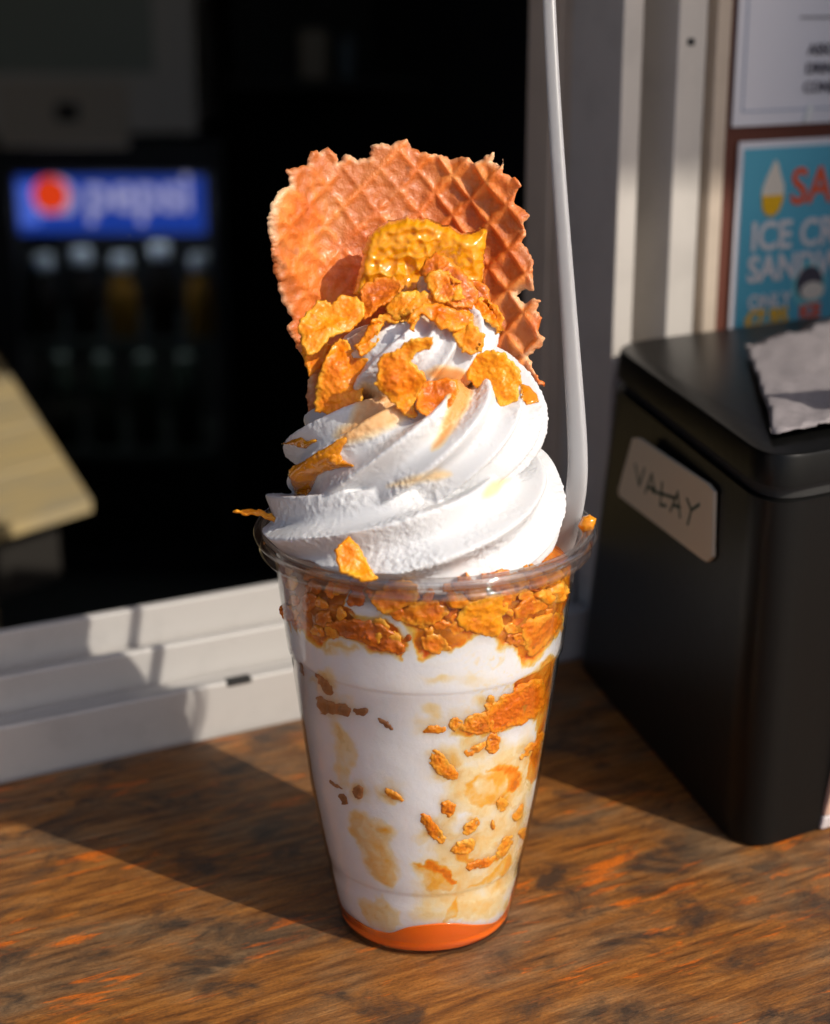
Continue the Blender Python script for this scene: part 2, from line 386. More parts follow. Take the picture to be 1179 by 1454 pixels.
# ------------------------------------------------------------------ the setting: ground, counter, kiosk wall
PAVE = m_paint('pavement_grey', (.45, .43, .41), .8)
mesh('ground', [(-40, -40, -1), (40, -40, -1), (40, 40, -1), (-40, 40, -1)], [(0, 1, 2, 3)], PAVE, None, False)['kind'] = 'structure'
cnt = empty('wooden_counter', 'weathered brown varnished wooden counter top that the dessert cup stands on', 'counter', tuple(wp(.3, -.2, 0)))
frame_box('counter_top', wp(-.6, -.46, -.032), WT*1.9, WN*.458, ZU*.032, WOOD, cnt, .003)
for s_ in (-.5, 1.15):
    frame_box('bracket', wp(s_, -.40, -.16), WT*.03, WN*.398, ZU*.126, m_paint('bracket_grey', (.2, .2, .2)), cnt, .002)

ALU = m_paint('white_aluminium', (.50, .475, .45), .4, .4)
JAMB = m_paint('grey_painted_frame', (.55, .51, .465), .5, .4)
JAMB_D = m_paint('grey_brown_frame', (.56, .46, .365), .5, .4)
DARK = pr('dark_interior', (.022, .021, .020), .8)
WALLM = m_paint('kiosk_cladding', (.34, .31, .28), .6)
sill = empty('window_sill', 'white aluminium sliding window track along the back of the counter', 'window track', tuple(wp(-.2, 0, 0)))
def prof_bar(name, prof, s0, s1, mat, parent, bev=.0012):
    """a bar of constant (d, z) section along the wall"""
    n = len(prof); bm = bmesh.new()
    a = [bm.verts.new(wp(s0, d, z)) for d, z in prof]; b = [bm.verts.new(wp(s1, d, z)) for d, z in prof]
    bm.faces.new(a); bm.faces.new(b[::-1])
    for k in range(n): bm.faces.new((a[k], a[(k+1) % n], b[(k+1) % n], b[k]))
    bmesh.ops.recalc_face_normals(bm, faces=bm.faces)
    bmesh.ops.bevel(bm, geom=list(bm.edges), offset=bev, segments=2, profile=.5, affect='EDGES')
    me = bpy.data.meshes.new(name); bm.to_mesh(me); bm.free(); me.materials.append(mat); me.shade_smooth()
    o = bpy.data.objects.new(name, me); link(o, parent); o.modifiers.new('wn', 'WEIGHTED_NORMAL')
    o.matrix_parent_inverse = Matrix.Translation(-Vector(parent.location)); return o
prof_bar('front_rail', [(0, -.03), (0, .0195), (.0045, .0195), (.006, .0165), (.0172, .0165), (.0172, -.03)], -.6, .2580, ALU, sill)
prof_bar('middle_rail', [(.018, -.03), (.018, .031), (.0225, .031), (.024, .027), (.0338, .027), (.0338, -.03)], -.6, .2580, ALU, sill)
prof_bar('back_rail', [(.0345, -.03), (.0345, .0415), (.0395, .0415), (.0395, -.03)], -.6, .2580, ALU, sill, .0008)
# black drain slot in the sill
frame_box('drain_slot', wp(.0885, -.0006, .0175), WT*.010, WN*.004, ZU*.0022, DARK, sill, .0004)

kw = empty('kiosk_wall', 'grey framed kiosk front wall around the dark serving window', 'wall', tuple(wp(.3, 0, -1)))
# lower wall under the counter, header and left side of the opening, right wall behind the posters
frame_box('lower_panel', wp(-1.6, .002, -1), WT*3.2, WN*.05, ZU*.965, WALLM, kw, .002)
frame_box('left_panel', wp(-1.6, .0, -.03), WT*.98, WN*.05, ZU*1.6, WALLM, kw, .002)
frame_box('header_panel', wp(-.61, .0, 1.3), WT*.926, WN*.05, ZU*.27, WALLM, kw, .002)
frame_box('right_panel', wp(.3165, .012, -.033), WT*.085, WN*.03, ZU*.363, m_paint('rust_brown_board', (.115, .030, .016), .6), kw, .002)
frame_box('right_lower_panel', wp(.402, .0, -.033), WT*1.2, WN*.05, ZU*.36, WALLM, kw, .002)
frame_box('right_far_panel', wp(.78, .0, .331), WT*.82, WN*.05, ZU*1.24, WALLM, kw, .002)
frame_box('right_upper_panel', wp(.3165, .0, .78), WT*.461, WN*.05, ZU*.79, WALLM, kw, .002)  # unseen gap below this panel is added to let sun onto the plank stand
jb = empty('window_jamb', 'grey ribbed metal side frame of the serving window behind the straw', 'window frame', tuple(wp(.25, 0, 0)))
def vbar(name, s0, s1, d0, d1, mat, z0=-.03, z1=.948): return frame_box(name, wp(s0, d0, z0), WT*(s1-s0), WN*(d1-d0), ZU*(z1-z0), mat, jb, .0008)
vbar('reveal_front', .2612, .2695, .0365, .0440, JAMB_D)
vbar('reveal_side', .2608, .2695, .0442, .0690, JAMB_D)
vbar('reveal_lip', .2588, .2606, .0480, .0665, JAMB_D)
vbar('rib', .2605, .2700, .0, .036, JAMB)
vbar('channel_floor', .2703, .2858, .030, .050, JAMB)
vbar('rib', .2861, .3000, -.001, .050, JAMB)
vbar('edge_strip', .3003, .3085, .010, .050, JAMB)
vbar('edge_strip', .3087, .3160, .004, .050, JAMB_D)
for s_, z_ in ((.292, .2505),):   # screw heads
    c_ = wp(s_, .0192 if s_ < .25 else -.0018, z_)
    frame_box('screw', c_-WT*.0017-ZU*.0014, WT*.0034, WN*.0016, ZU*.0028, DARK, jb, .0006)
# added panels and boards out of view, placed to shade the posters and jamb
BLOCKER = m_paint('blocker_grey', (.3, .29, .28), .6)
fr_ = empty('shade_panel', 'added grey shutter leaf folded open beside the posters', 'blocker', tuple(wp(.405, 0, 0)))
frame_box('panel', wp(.403, -.17, .005), WT*.012, WN*.168, ZU*.55, BLOCKER, fr_, .002)
hb = empty('shade_board', 'grey board added out of view to shade the upper window frame', 'board', tuple(wp(.8, -1.2, 1.3)))
frame_box('board', wp(.60, -1.21, 1.185), WT*.25, WN*.012, ZU*.15, BLOCKER, hb, .002)
for s_ in (.60, .80): frame_box('board_arm', wp(s_, -1.19, 1.336), WT*.03, WN*1.18, ZU*.03, BLOCKER, hb, .002)

# posters
WHITE_P = m_paint('white_paper', (.74, .73, .78), .5, .05)
BLUE_P = m_paint('poster_blue', (.11, .43, .58), .3, .1)
RED_P = pr('poster_red', (.78, .115, .035), .4); CREAM_P = pr('poster_cream', (.75, .68, .58), .4); YEL_P = pr('poster_yellow', (.85, .47, .01), .4)
LET_P = pr('poster_white', (.74, .70, .70), .4); DK_P = pr('poster_dark', (.07, .06, .08), .5); BLINE = pr('poster_line_blue', (.30, .36, .48), .5)
TURQ = pr('poster_turquoise', (.18, .55, .60), .4)
po = empty('ice_cream_poster', 'blue ice cream sandwich poster with an orange and white cone on the rust board', 'poster', tuple(wp(.35, .01, .2)))
frame_box('sheet', wp(.3278, .0098, .110), WT*.085, WN*.0010, ZU*.0995, WHITE_P, po, .0002, 1)
frame_box('print', wp(.3302, .0095, .112), WT*.078, WN*.0008, ZU*.0945, BLUE_P, po, 0)
def flat(name, pts, mat, parent, d, thick=.0003):
    """flat print outline in wall coordinates (s, z)"""
    n = len(pts); V = [wp(s_, d, z_) for s_, z_ in pts]+[wp(s_, d+thick, z_) for s_, z_ in pts]
    Fc = [tuple(range(n)), tuple(range(2*n-1, n-1, -1))]+[(k, k+n, (k+1) % n+n, (k+1) % n) for k in range(n)]
    o = mesh(name, V, Fc, mat, parent, False); o.matrix_parent_inverse = Matrix.Translation(-Vector(parent.location)); return o
def ell(s0, z0, a, b, n=24, t0=0, t1=2*math.pi): return [(s0+a*math.cos(t0+(t1-t0)*k/n), z0+b*math.sin(t0+(t1-t0)*k/n)) for k in range(n)]
cone = [(.3405, .1865), (.3410, .1900), (.3430, .1945), (.3455, .1990), (.3470, .2015), (.3485, .2000), (.3505, .1950), (.3525, .1905), (.3527, .1865)]
flat('printed_cone', cone, CREAM_P, po, .0091)
flat('printed_cup', [(.3408, .1867), (.3413, .1815), (.3435, .1785), (.3470, .1778), (.3500, .1795), (.3518, .1835), (.3524, .1867)], YEL_P, po, .0088)
text_mesh('lettering', 'SA', .0215, RED_P, wp(.3560, .0094, .1825), WT, ZU, po, .0004, .95)
text_mesh('lettering', 'ICE CREAM', .0168, LET_P, wp(.3358, .0094, .1640), WT, ZU, po, .0004, .92)
text_mesh('lettering', 'SANDWICH', .0155, LET_P, wp(.3352, .0094, .1505), WT, ZU, po, .0004, .92)
text_mesh('lettering', 'ONLY', .0088, LET_P, wp(.3365, .0094, .1385), WT, ZU, po, .0002, 1.)
text_mesh('lettering', '£7.95', .0098, YEL_P, wp(.3352, .0094, .1308), WT, ZU, po, .0004, 1.1)
flat('printed_badge', ell(.3700, .1470, .0098, .0105), TURQ, po, .0091)
flat('printed_sandwich', ell(.3700, .1475, .0074, .0074), DK_P, po, .0088)
flat('printed_filling', ell(.3717, .1440, .0066, .0040), CREAM_P, po, .0085)
text_mesh('lettering', 'ICE', .008, RED_P, wp(.3655, .0094, .1325), WT, ZU, po, .0004, 1.)
nt_ = empty('notice_sheet', 'white notice with thin blue border and dark lines of print above the blue poster', 'notice', tuple(wp(.35, .01, .25)))
frame_box('sheet', wp(.3235, .0098, .2157), WT*.09, WN*.0010, ZU*.13, WHITE_P, nt_, .0002, 1)
flat('border_line', [(.3277, .2215), (.3283, .2215), (.3283, .34), (.3277, .34)], BLINE, nt_, .0094)
flat('border_line', [(.3285, .2215), (.41, .2215), (.41, .2221), (.3285, .2221)], BLINE, nt_, .0094)
flat('rule', [(.3555, .2585), (.41, .2585), (.41, .2592), (.3555, .2592)], DK_P, nt_, .0094)
for k, tx in enumerate(('ASSORTED', 'DRINKS', 'CONES')):
    text_mesh('lettering', tx, .0062, DK_P, wp(.3605-.0006*k, .0094, .2440-.0077*k), WT, ZU, nt_, .0001, 1.)
tw = mesh('tape_tab', [wp(.3600+a*.0022+b*.0018, .0088-c*.0015, .2172+b*.0062) for a in (0, 1) for b in (0, 1) for c in (0, 1)],
          [(0, 1, 3, 2), (4, 6, 7, 5), (0, 4, 5, 1), (2, 3, 7, 6), (0, 2, 6, 4), (1, 5, 7, 3)], pr('tab_white', (.8, .82, .8), .2), nt_, False)

# ------------------------------------------------------------------ the dark room behind the window
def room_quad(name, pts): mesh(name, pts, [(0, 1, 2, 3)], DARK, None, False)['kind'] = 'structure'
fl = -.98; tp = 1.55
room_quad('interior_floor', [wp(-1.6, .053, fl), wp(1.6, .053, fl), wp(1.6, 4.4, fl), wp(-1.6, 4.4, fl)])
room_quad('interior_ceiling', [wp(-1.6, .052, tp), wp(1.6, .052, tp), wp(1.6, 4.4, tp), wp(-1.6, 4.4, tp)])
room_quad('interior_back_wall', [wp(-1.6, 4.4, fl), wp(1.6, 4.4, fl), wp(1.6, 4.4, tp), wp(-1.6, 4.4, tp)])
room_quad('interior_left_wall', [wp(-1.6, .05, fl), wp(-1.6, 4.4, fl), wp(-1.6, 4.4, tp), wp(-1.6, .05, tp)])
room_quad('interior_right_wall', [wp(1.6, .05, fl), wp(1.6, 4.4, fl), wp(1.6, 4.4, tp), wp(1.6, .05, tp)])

# drinks fridge 3 m inside, facing the camera
FRB = pr('fridge_black', (.01, .01, .011), .5)
def cb(x, y, z): return np.array([x, y, z])
fd = empty('drinks_fridge', 'black drinks fridge with lit blue header standing in the dark behind the window', 'fridge', (-.63, 3.2, -.98))
frame_box('cabinet_back', cb(-.90, 3.45, -.97), (.50, 0, 0), (0, .03, 0), (0, 0, .93), pr('fridge_liner', (.03, .03, .03), .5), fd, .002)
frame_box('cabinet_side', cb(-.90, 3.085, -.97), (.058, 0, 0), (0, .364, 0), (0, 0, .93), FRB, fd, .003)
frame_box('cabinet_side', cb(-.427, 3.085, -.97), (.027, 0, 0), (0, .364, 0), (0, 0, .93), FRB, fd, .003)
frame_box('cabinet_top', cb(-.841, 3.086, -.11), (.413, 0, 0), (0, .363, 0), (0, 0, .07), FRB, fd, .002)
frame_box('cabinet_base', cb(-.841, 3.086, -.97), (.413, 0, 0), (0, .363, 0), (0, 0, .045), FRB, fd, .002)
def emis(name, col, s):
    m = pr(name, col, .4); b = m.node_tree.nodes['Principled BSDF']; b.inputs['Emission Color'].default_value = (*col, 1); b.inputs['Emission Strength'].default_value = s; return m
E_BLUE = emis('sign_blue', (.012, .045, .32), .7); E_WHITE = emis('sign_white', (.45, .45, .75), .5); E_RED = emis('sign_red', (.9, .06, .01), .6); E_DB = emis('sign_light_blue', (.06, .12, .55), .8)
frame_box('header_sign', cb(-.828, 3.076, -.232), (.388, 0, 0), (0, .008, 0), (0, 0, .117), E_BLUE, fd, .002)
frame_box('header_glow_panel', cb(-.826, 3.0745, -.215), (.045, 0, 0), (0, .003, 0), (0, 0, .085), E_DB, fd, .001)
def disc(name, x, z, r, t0, t1, y, mat):
    pts = [(x+r*math.cos(t0+(t1-t0)*k/24), z+r*math.sin(t0+(t1-t0)*k/24)) for k in range(25)]
    V = [(a, y, b) for a, b in pts]+[(a, y+.001, b) for a, b in pts]; n = 25
    o = mesh(name, V, [tuple(range(n)), tuple(range(2*n-1, n-1, -1))]+[(k, k+n, (k+1) % n+n, (k+1) % n) for k in range(n)], mat, fd, False)
    o.matrix_parent_inverse = Matrix.Translation(-Vector(fd.location)); return o
disc('emblem_disc', -.748, -.160, .045, 0, 2*math.pi, 3.0722, E_WHITE)
disc('emblem_red', -.757, -.152, .037, 0, 2*math.pi, 3.0702, E_RED)
disc('emblem_blue', -.748, -.160, .0445, R(225), R(315), 3.0702, E_BLUE)
text_mesh('header_lettering', 'pepsi', .112, E_WHITE, (-.686, 3.0745, -.184), (1, 0, 0), (0, 0, 1), fd, .003, .95)
frame_box('door_glass', cb(-.83, 3.080, -.93), (.395, 0, 0), (0, .004, 0), (0, 0, .69), m_clear('fridge_glass', (.8, .85, .82), .02, 1.45), fd, .001)
E_LED = emis('fridge_lamp', (.9, .95, 1.), 5.5)
frame_box('unseen_lamp', cb(-.80, 3.10, -.20), (.34, 0, 0), (0, .02, 0), (0, 0, .02), E_LED, fd, .002)
SHELF = pr('fridge_shelf', (.10, .105, .10), .4)
for z_ in (-.475, -.72):
    frame_box('shelf_lip', cb(-.835, 3.096, z_-.012), (.40, 0, 0), (0, .0035, 0), (0, 0, .022), SHELF, fd, .0008)
    if z_ > -.6: frame_box('unseen_lamp', cb(-.80, 3.13, z_-.006), (.34, 0, 0), (0, .012, 0), (0, 0, .0055), E_LED, fd, .0005)  # lower strip, hidden by the lip, added to brighten the lower bottles
    frame_box('shelf', cb(-.835, 3.10, z_), (.40, 0, 0), (0, .34, 0), (0, 0, .010), SHELF, fd, .001)
CAPW = pr('bottle_cap_grey', (.75, .75, .76), .4)
BOT = [pr('bottle_dark', (.02, .012, .01), .25), pr('bottle_amber', (.45, .2, .03), .25), pr('bottle_green', (.01, .02, .012), .25)]
for k in range(5):
    x = -.800+.084*k; zt = -.305+(.012 if k in (1, 3) else 0)+.012*(k == 3)
    b_ = empty('drink_bottle', ['dark bottle with grey cap, first from the left on the upper fridge shelf', 'dark bottle with pale cap, second from the left on the upper fridge shelf',
          'amber bottle with grey cap in the middle of the upper fridge shelf', 'dark bottle with the highest pale cap on the upper fridge shelf', 'amber bottle with dim cap, rightmost on the upper fridge shelf'][k], 'bottle', (x, 3.15, -.464), 'bottles in the drinks fridge')
    o = lathe('body', [(0, -.464), (.031, -.464), (.033, -.455), (.033, zt-.075), (.027, zt-.05), (.016, zt-.022), (.015, zt-.016), (0, zt-.016)], BOT[(0, 0, 1, 0, 1)[k]], b_, 24, cx=x, cy_=3.15)
    o = lathe('cap', [(0, zt-.015), (.021, zt-.015), (.022, zt-.012), (.022, zt+.014), (.019, zt+.018), (0, zt+.018)], CAPW, b_, 24, cx=x, cy_=3.15)
for k in range(4):
    x = -.775+.09*k
    b_ = empty('drink_bottle', ('leftmost', 'second', 'third', 'rightmost')[k]+' dim green bottle on the lower fridge shelf', 'bottle', (x, 3.15, -.71), 'dim bottles on the lower fridge shelf')
    lathe('body', [(0, -.709), (.031, -.709), (.033, -.70), (.033, -.59), (.026, -.56), (.014, -.53), (.013, -.522), (0, -.522)], BOT[2], b_, 24, cx=x, cy_=3.15)
    lathe('cap', [(0, -.5215), (.015, -.5215), (.0155, -.519), (.0155, -.507), (.013, -.504), (0, -.504)], pr('cap_dim', (.05, .06, .055), .5), b_, 20, cx=x, cy_=3.15)
# oven-like appliance over the fridge
APL = pr('appliance_grey', (.78, .70, .60), .4); APG = pr('appliance_glass', (.40, .43, .35), .3); APD = pr('appliance_dark', (.02, .017, .014), .6)
ap = empty('counter_oven', 'grey oven with dark glass door standing above the drinks fridge', 'oven', (-.7, 3.2, 0))
frame_box('housing', cb(-1.05, 3.09, -.03), (.60, 0, 0), (0, .40, 0), (0, 0, .42), APL, ap, .006)
frame_box('door_window', cb(-1.02, 3.082, .092), (.488, 0, 0), (0, .010, 0), (0, 0, .29), APG, ap, .004)
frame_box('control_panel', cb(-.855, 3.07, -.055), (.265, 0, 0), (0, .018, 0), (0, 0, .13), pr('panel_beige', (.72, .6, .46), .5), ap, .004)
frame_box('knob', cb(-.735, 3.060, -.002), (.048, 0, 0), (0, .0095, 0), (0, 0, .036), APD, ap, .006)
sh = empty('back_shelf', 'dim shelf of small goods in the dark behind the waffle', 'shelf', (-.1, 3.3, .1))
frame_box('board', cb(-.40, 3.15, .06), (.62, 0, 0), (0, .2, 0), (0, 0, .012), pr('shelf_dark', (.03, .026, .02), .6), sh, .002)
frame_box('back_board', cb(-.40, 3.36, .06), (.62, 0, 0), (0, .012, 0), (0, 0, .42), pr('shelf_back', (.014, .013, .011), .8), sh, .002)
for k, (x, wd, h, c) in enumerate(((-.215, .058, .10, (.075, .06, .042)), (-.145, .025, .085, (.035, .045, .05)))):
    pk = empty('package', ['dim brown packet on the dark back shelf', 'narrow grey packet beside the brown packet on the dark back shelf'][k], 'packet', (x, 3.2, .072))
    frame_box('packet_body', cb(x-wd/2, 3.18, .0725), (wd, 0, 0), (0, .04, 0), (0, 0, h), pr('packet_%d' % k, tuple(5*q for q in c), .6), pk, .006)
    frame_box('packet_lid', cb(x-wd/2+.004, 3.184, .0726+h), (wd-.008, 0, 0), (0, .032, 0), (0, 0, .012), pr('packet_lid', (.04, .035, .03), .6), pk, .003)

# sunlit plank-topped stand just inside the window
PLY = pr('pale_pine', (.55, .40, .16), .6); t_ = NT(PLY); v_ = t_.coord('Object', (1, 1, 1), (0, 0, -R(52))); 
mp_ = t_.n('ShaderNodeMapping'); t_.l(v_, mp_.inputs[0]); mp_.inputs['Scale'].default_value = (1, 5, 1)
_oi = t_.n('ShaderNodeObjectInfo')
t_.l(t_.mix(t_.math('MULTIPLY', _oi.outputs['Random'], .6), t_.mix(t_.ramp(t_.noise(mp_.outputs[0], 16, 5), [(.45, (0,)*3), (.7, (1,)*3)]), (.60, .42, .15), (.33, .28, .19)), (.36, .31, .21)), t_.b.inputs['Base Color'])
st_ = empty('plank_stand', 'pale pine plank topped stand lit by the sun inside the window', 'stand', (-.33, .85, -.9))
c0 = np.array([-.2466, .7561, -.1]); e_f = np.array([-.2995, .6877, -.1])-c0; e_f /= np.linalg.norm(e_f); e_r = np.array([-.4313, 1.2505, -.1])-c0; L_ = np.linalg.norm(e_r); e_r /= L_
for k in range(5):
    a0, a1 = .128*k, .128*(k+1)-.009
    V = [c0+e_r*a+e_f*b*.42-ZU*h for h in (0, .009) for a, b in ((a0, 0), (a1, 0), (a1, 1), (a0, 1))]
    o = mesh('plank', V, [(0, 1, 2, 3), (7, 6, 5, 4), (0, 4, 5, 1), (1, 5, 6, 2), (2, 6, 7, 3), (3, 7, 4, 0)], PLY, st_, False); o.matrix_parent_inverse = Matrix.Translation(-Vector(st_.location))
lg = c0+e_f*.055+e_r*.03
for q in (c0+e_f*.118+e_r*.03, c0+e_f*.36+e_r*.03, c0+e_f*.06+e_r*.55, c0+e_f*.36+e_r*.55):
    frame_box('leg', q-ZU*.8905+np.array([-.022, -.022, 0]), (.04, 0, 0), (0, .04, 0), ZU*.876, PLY, st_, .003)
for a in (.02, .56):
    V = [c0+e_r*(a+u)+e_f*(.03+b*.36)-ZU*h for h in (.0095, .06) for u, b in ((0, 0), (.02, 0), (.02, 1), (0, 1))]
    o = mesh('apron', V, [(0, 1, 2, 3), (7, 6, 5, 4), (0, 4, 5, 1), (1, 5, 6, 2), (2, 6, 7, 3), (3, 7, 4, 0)], APD, st_, False); o.matrix_parent_inverse = Matrix.Translation(-Vector(st_.location))

# ------------------------------------------------------------------ black box on the counter
BLK = m_paint('black_plastic', (.0035, .0035, .0033), .36, .2); BLK.node_tree.nodes['Principled BSDF'].inputs['Specular IOR Level'].default_value = .22; STEEL = pr('brushed_band', (.35, .34, .34), .3, Metallic=1.)
bx = empty('black_box', 'black plastic box with handwritten white tape label standing right of the cup', 'box', (.12, .12, 0))
def loft(name, rings, mat, parent, cap=True):
    m = len(rings[0]); V = np.concatenate(rings); Fc = []
    for k in range(len(rings)-1):
        for j in range(m): Fc.append((k*m+j, k*m+(j+1) % m, (k+1)*m+(j+1) % m, (k+1)*m+j))
    if cap: Fc += [tuple(range(m))[::-1], tuple((len(rings)-1)*m+j for j in range(m))]
    o = mesh(name, V, Fc, mat, parent); o.matrix_parent_inverse = Matrix.Translation(-Vector(parent.location))
    md = o.modifiers.new('es', 'EDGE_SPLIT'); md.split_angle = R(38); return o
def box_plan(z, grow=0., rc=.014):
    k = z/.135
    fl_ = np.array([.1040+.0010*k, .0335]); bl = np.array([.0632+.0125*k, .2035]); dirf = np.array([.857, .515])
    br = bl+dirf*.118; fr2 = fl_+dirf*.16; P = [fl_, fr2, br, bl]; cen = sum(P)/4; out = []
    P = [p+(p-cen)/np.linalg.norm(p-cen)*grow*1.35 for p in P]
    for i in range(4):
        p, a, b = P[i], P[i-1], P[(i+1) % 4]; ua = (a-p)/np.linalg.norm(a-p); ub = (b-p)/np.linalg.norm(b-p)
        q0, q1 = p+ua*rc*1.3, p+ub*rc*1.3
        for j in range(9):
            t = j/8; q = (1-t)**2*q0+2*t*(1-t)*p+t*t*q1; out.append((q[0], q[1], z))
    return np.array(out)
loft('box_body', [box_plan(.001), box_plan(.06), box_plan(.1195)], BLK, bx)
loft('lid_seam', [box_plan(.1197, -.003), box_plan(.1245, -.003)], DARK, bx)
loft('lid', [box_plan(.1246, .0005), box_plan(.1338, .0005), box_plan(.1348, .0001), box_plan(.1352, -.0008)], BLK, bx)
pa, pb = np.array([.1115, .0455, .1165]), np.array([.20, .0965, .1165])
nf = np.array([.515, -.857, 0]); frame_box('band', pa+nf*.0016+WT*.012, WT*.10, -nf*.006, ZU*.005, STEEL, bx, .0008)
# tape label on the left face, lettering drawn by strokes
TAPE = m_paint('masking_tape', (.70, .62, .47), .6, .1); INK = pr('green_ink', (.02, .06, .04), .6)
fA, fB = box_plan(.118)[0], box_plan(.118)[31]
def left_face(u, z):
    """u = 0 at the back corner, 1 at the front corner"""
    a, b = np.array([.0632+.0125*z/.135, .2035]), np.array([.1040+.0010*z/.135, .0335]); p = a+(b-a)*u; return np.array([p[0], p[1], z])
def lf_px(px):
    q0 = left_face(0, .02); q1 = left_face(1, .02); q2 = left_face(1, .12); n = np.cross(q1-q0, q2-q0); n /= np.linalg.norm(n)
    if n[0] > 0: n = -n
    return on_plane(px, q0, n), n
tp_, nL = lf_px(zz(860, 590, 5.895, [(240, 188), (285, 190), (870, 575), (918, 640), (905, 1180), (860, 1225), (820, 1200), (125, 670), (120, 620)]))
tl = bpy.data.objects.new('label_group', None); bpy.data.objects.remove(tl)
V = np.concatenate([tp_+nL*.0007, tp_-nL*.0006]); n_ = len(tp_)
o = mesh('tape_label', V, [tuple(range(n_)), tuple(range(2*n_-1, n_-1, -1))]+[(k, k+n_, (k+1) % n_+n_, (k+1) % n_) for k in range(n_)], TAPE, bx, False)
o.matrix_parent_inverse = Matrix.Translation(-Vector(bx.location)); lab_o = o
strokes = [[(265, 410), (298, 580)], [(298, 580), (340, 450)], [(350, 640), (405, 490)], [(405, 490), (425, 640)], [(365, 600), (430, 612)], [(490, 565), (475, 745)], [(475, 745), (520, 755)],
           [(405, 630), (600, 690)], [(560, 795), (622, 645)], [(622, 645), (640, 845)], [(585, 750), (640, 765)], [(700, 700), (735, 790)], [(800, 745), (735, 790)], [(735, 790), (705, 905)]]
for st in strokes:
    q, _ = lf_px(zz(860, 590, 5.895, st)); d = q[1]-q[0]; L = np.linalg.norm(d); d /= L; sdv = np.cross(d, nL); wd = .0006
    V = [q[0]-d*wd+sdv*wd+nL*.0008, q[1]+d*wd+sdv*wd+nL*.0008, q[1]+d*wd-sdv*wd+nL*.0008, q[0]-d*wd-sdv*wd+nL*.0008]
    V += [v-nL*.0003 for v in V]
    o = mesh('ink_stroke', V, [(0, 1, 2, 3), (7, 6, 5, 4), (0, 4, 5, 1), (1, 5, 6, 2), (2, 6, 7, 3), (3, 7, 4, 0)], INK, lab_o, False)
    o.matrix_parent_inverse = Matrix.Translation(-Vector(bx.location)) if False else Matrix()
# crumpled grey napkin lying over the lid
NAP = m_paint('recycled_paper', (.27, .24, .245), .85, .75, 420)
npoly = rough_poly([(1058, 488), (1120, 470), (1230, 440), (1300, 520), (1260, 585), (1180, 598), (1098, 612), (1085, 570), (1070, 520)], 1.5, 30, 4, 6)
nf_map = lambda p: on_plane(p, (.12, .10, .1392), (0, 0, 1.))
def nap_disp(q, A, d): return .0018*noise(A, 45, 3)+.0011*noise(A, 110, 4)+.0005*noise(A, 300, 5)
o = sheet('paper_napkin', npoly, nf_map, 6., .0006, 8, NAP, (), None, False, nap_disp)
tag(o, 'crumpled grey speckled paper napkin lying on the lid of the black box', 'napkin')
# framed menu card standing at the right edge of the picture
mc = empty('menu_card', 'pale framed card standing at the right edge against the black box', 'menu card', (.1335, .0515, 0))
b0 = np.array([.1335, .0500, .0008]); ux = WT*.99+ZU*.0; uz = np.array([.18, .0, .98]); uz /= np.linalg.norm(uz)
PK = pr('frame_pink_beige', (.55, .36, .28), .4)
frame_box('frame_side', b0+uz*.0052, ux*.005, WN*.004, uz*.19, PK, mc, .0008)
frame_box('frame_side', b0+uz*.0052+ux*.135, ux*.005, WN*.004, uz*.19, PK, mc, .0008)
frame_box('frame_foot', b0, ux*.14, WN*.006, uz*.005, pr('frame_foot_pale', (.55, .5, .5), .4), mc, .0008)
frame_box('card', b0+ux*.0052+uz*.0053+WN*.001, ux*.1296, WN*.0015, uz*.188, m_paint('card_grey', (.22, .21, .21), .3), mc, .0003)

# ------------------------------------------------------------------ the cup
PROF = np.array([(0, .0000), (.0012, .0262), (.0036, .0267), (.0044, .0262), (.0052, .0269), (.010, .0280), (.0165, .02925), (.0178, .0294), (.0215, .0296), (.0228, .0303), (.0275, .0312), (.0463, .0344), (.0693, .0372), (.0890, .0396), (.0898, .0402), (.0915, .0404), (.1026, .0417), (.1134, .0431), (.1185, .0437), (.122, .0440)])
PROF[0] = (-.0, .0256)
def rout(z): return np.interp(z, PROF[:, 0], PROF[:, 1])
def on_cup(p, off=0.):
    """first hit of the pixel rays with the cup surface shrunk by off"""
    d = rays(p); ts = np.linspace(.36, .60, 241); hit = np.full(len(d), np.nan)
    def g(t):
        P = CAM+d*t[:, None]; return np.hypot(P[:, 0], P[:, 1])-(rout(np.clip(P[:, 2], 0, .122))-off), P[:, 2]
    prev, zp = g(np.full(len(d), ts[0])); best = np.full(len(d), 1e9); bt = np.full(len(d), .44)
    for a, b in zip(ts[:-1], ts[1:]):
        cur, zc = g(np.full(len(d), b)); ok = np.isnan(hit) & (prev > 0) & (cur <= 0) & (zc < .1245)
        hit[ok] = a+(b-a)*prev[ok]/(prev[ok]-cur[ok]); prev = cur
        m = (np.abs(cur) < best) & (zc < .1245); best[m] = np.abs(cur[m]); bt[m] = b
    hit = np.where(np.isnan(hit), bt, hit)
    return CAM+d*hit[:, None]
cup = empty('dessert_cup', 'clear plastic dessert cup filled with white ice cream and orange cornflakes', 'cup', (0, 0, 0))
zs = np.concatenate([PROF[:, 0]]); T = .0004
outer = [(r, z) for z, r in PROF]; inner = [(r-T, max(z, .0016)) for z, r in PROF][::-1]
lathe('cup_wall', [(0, .0009)]+[(.020, .0009), (.0225, .0002)]+outer+[(.0445, .1222), (.0441, .1226)]+inner[:-1]+[(.0225, .0017), (0, .0017)], CLEAR, cup, 256)
lathe('rim_step', [(.0441, .1230), (.0452, .1237), (.0453, .1247), (.0448, .1250), (.0441, .1243)], RIMM, cup, 256, True)
a = np.linspace(0, 2*math.pi, 20, endpoint=False)
rim = [(.0474+.0017*math.cos(t), .1243+.0016*math.sin(t)) for t in a]
lathe('rim_bead', rim, RIMM, cup, 256, True)
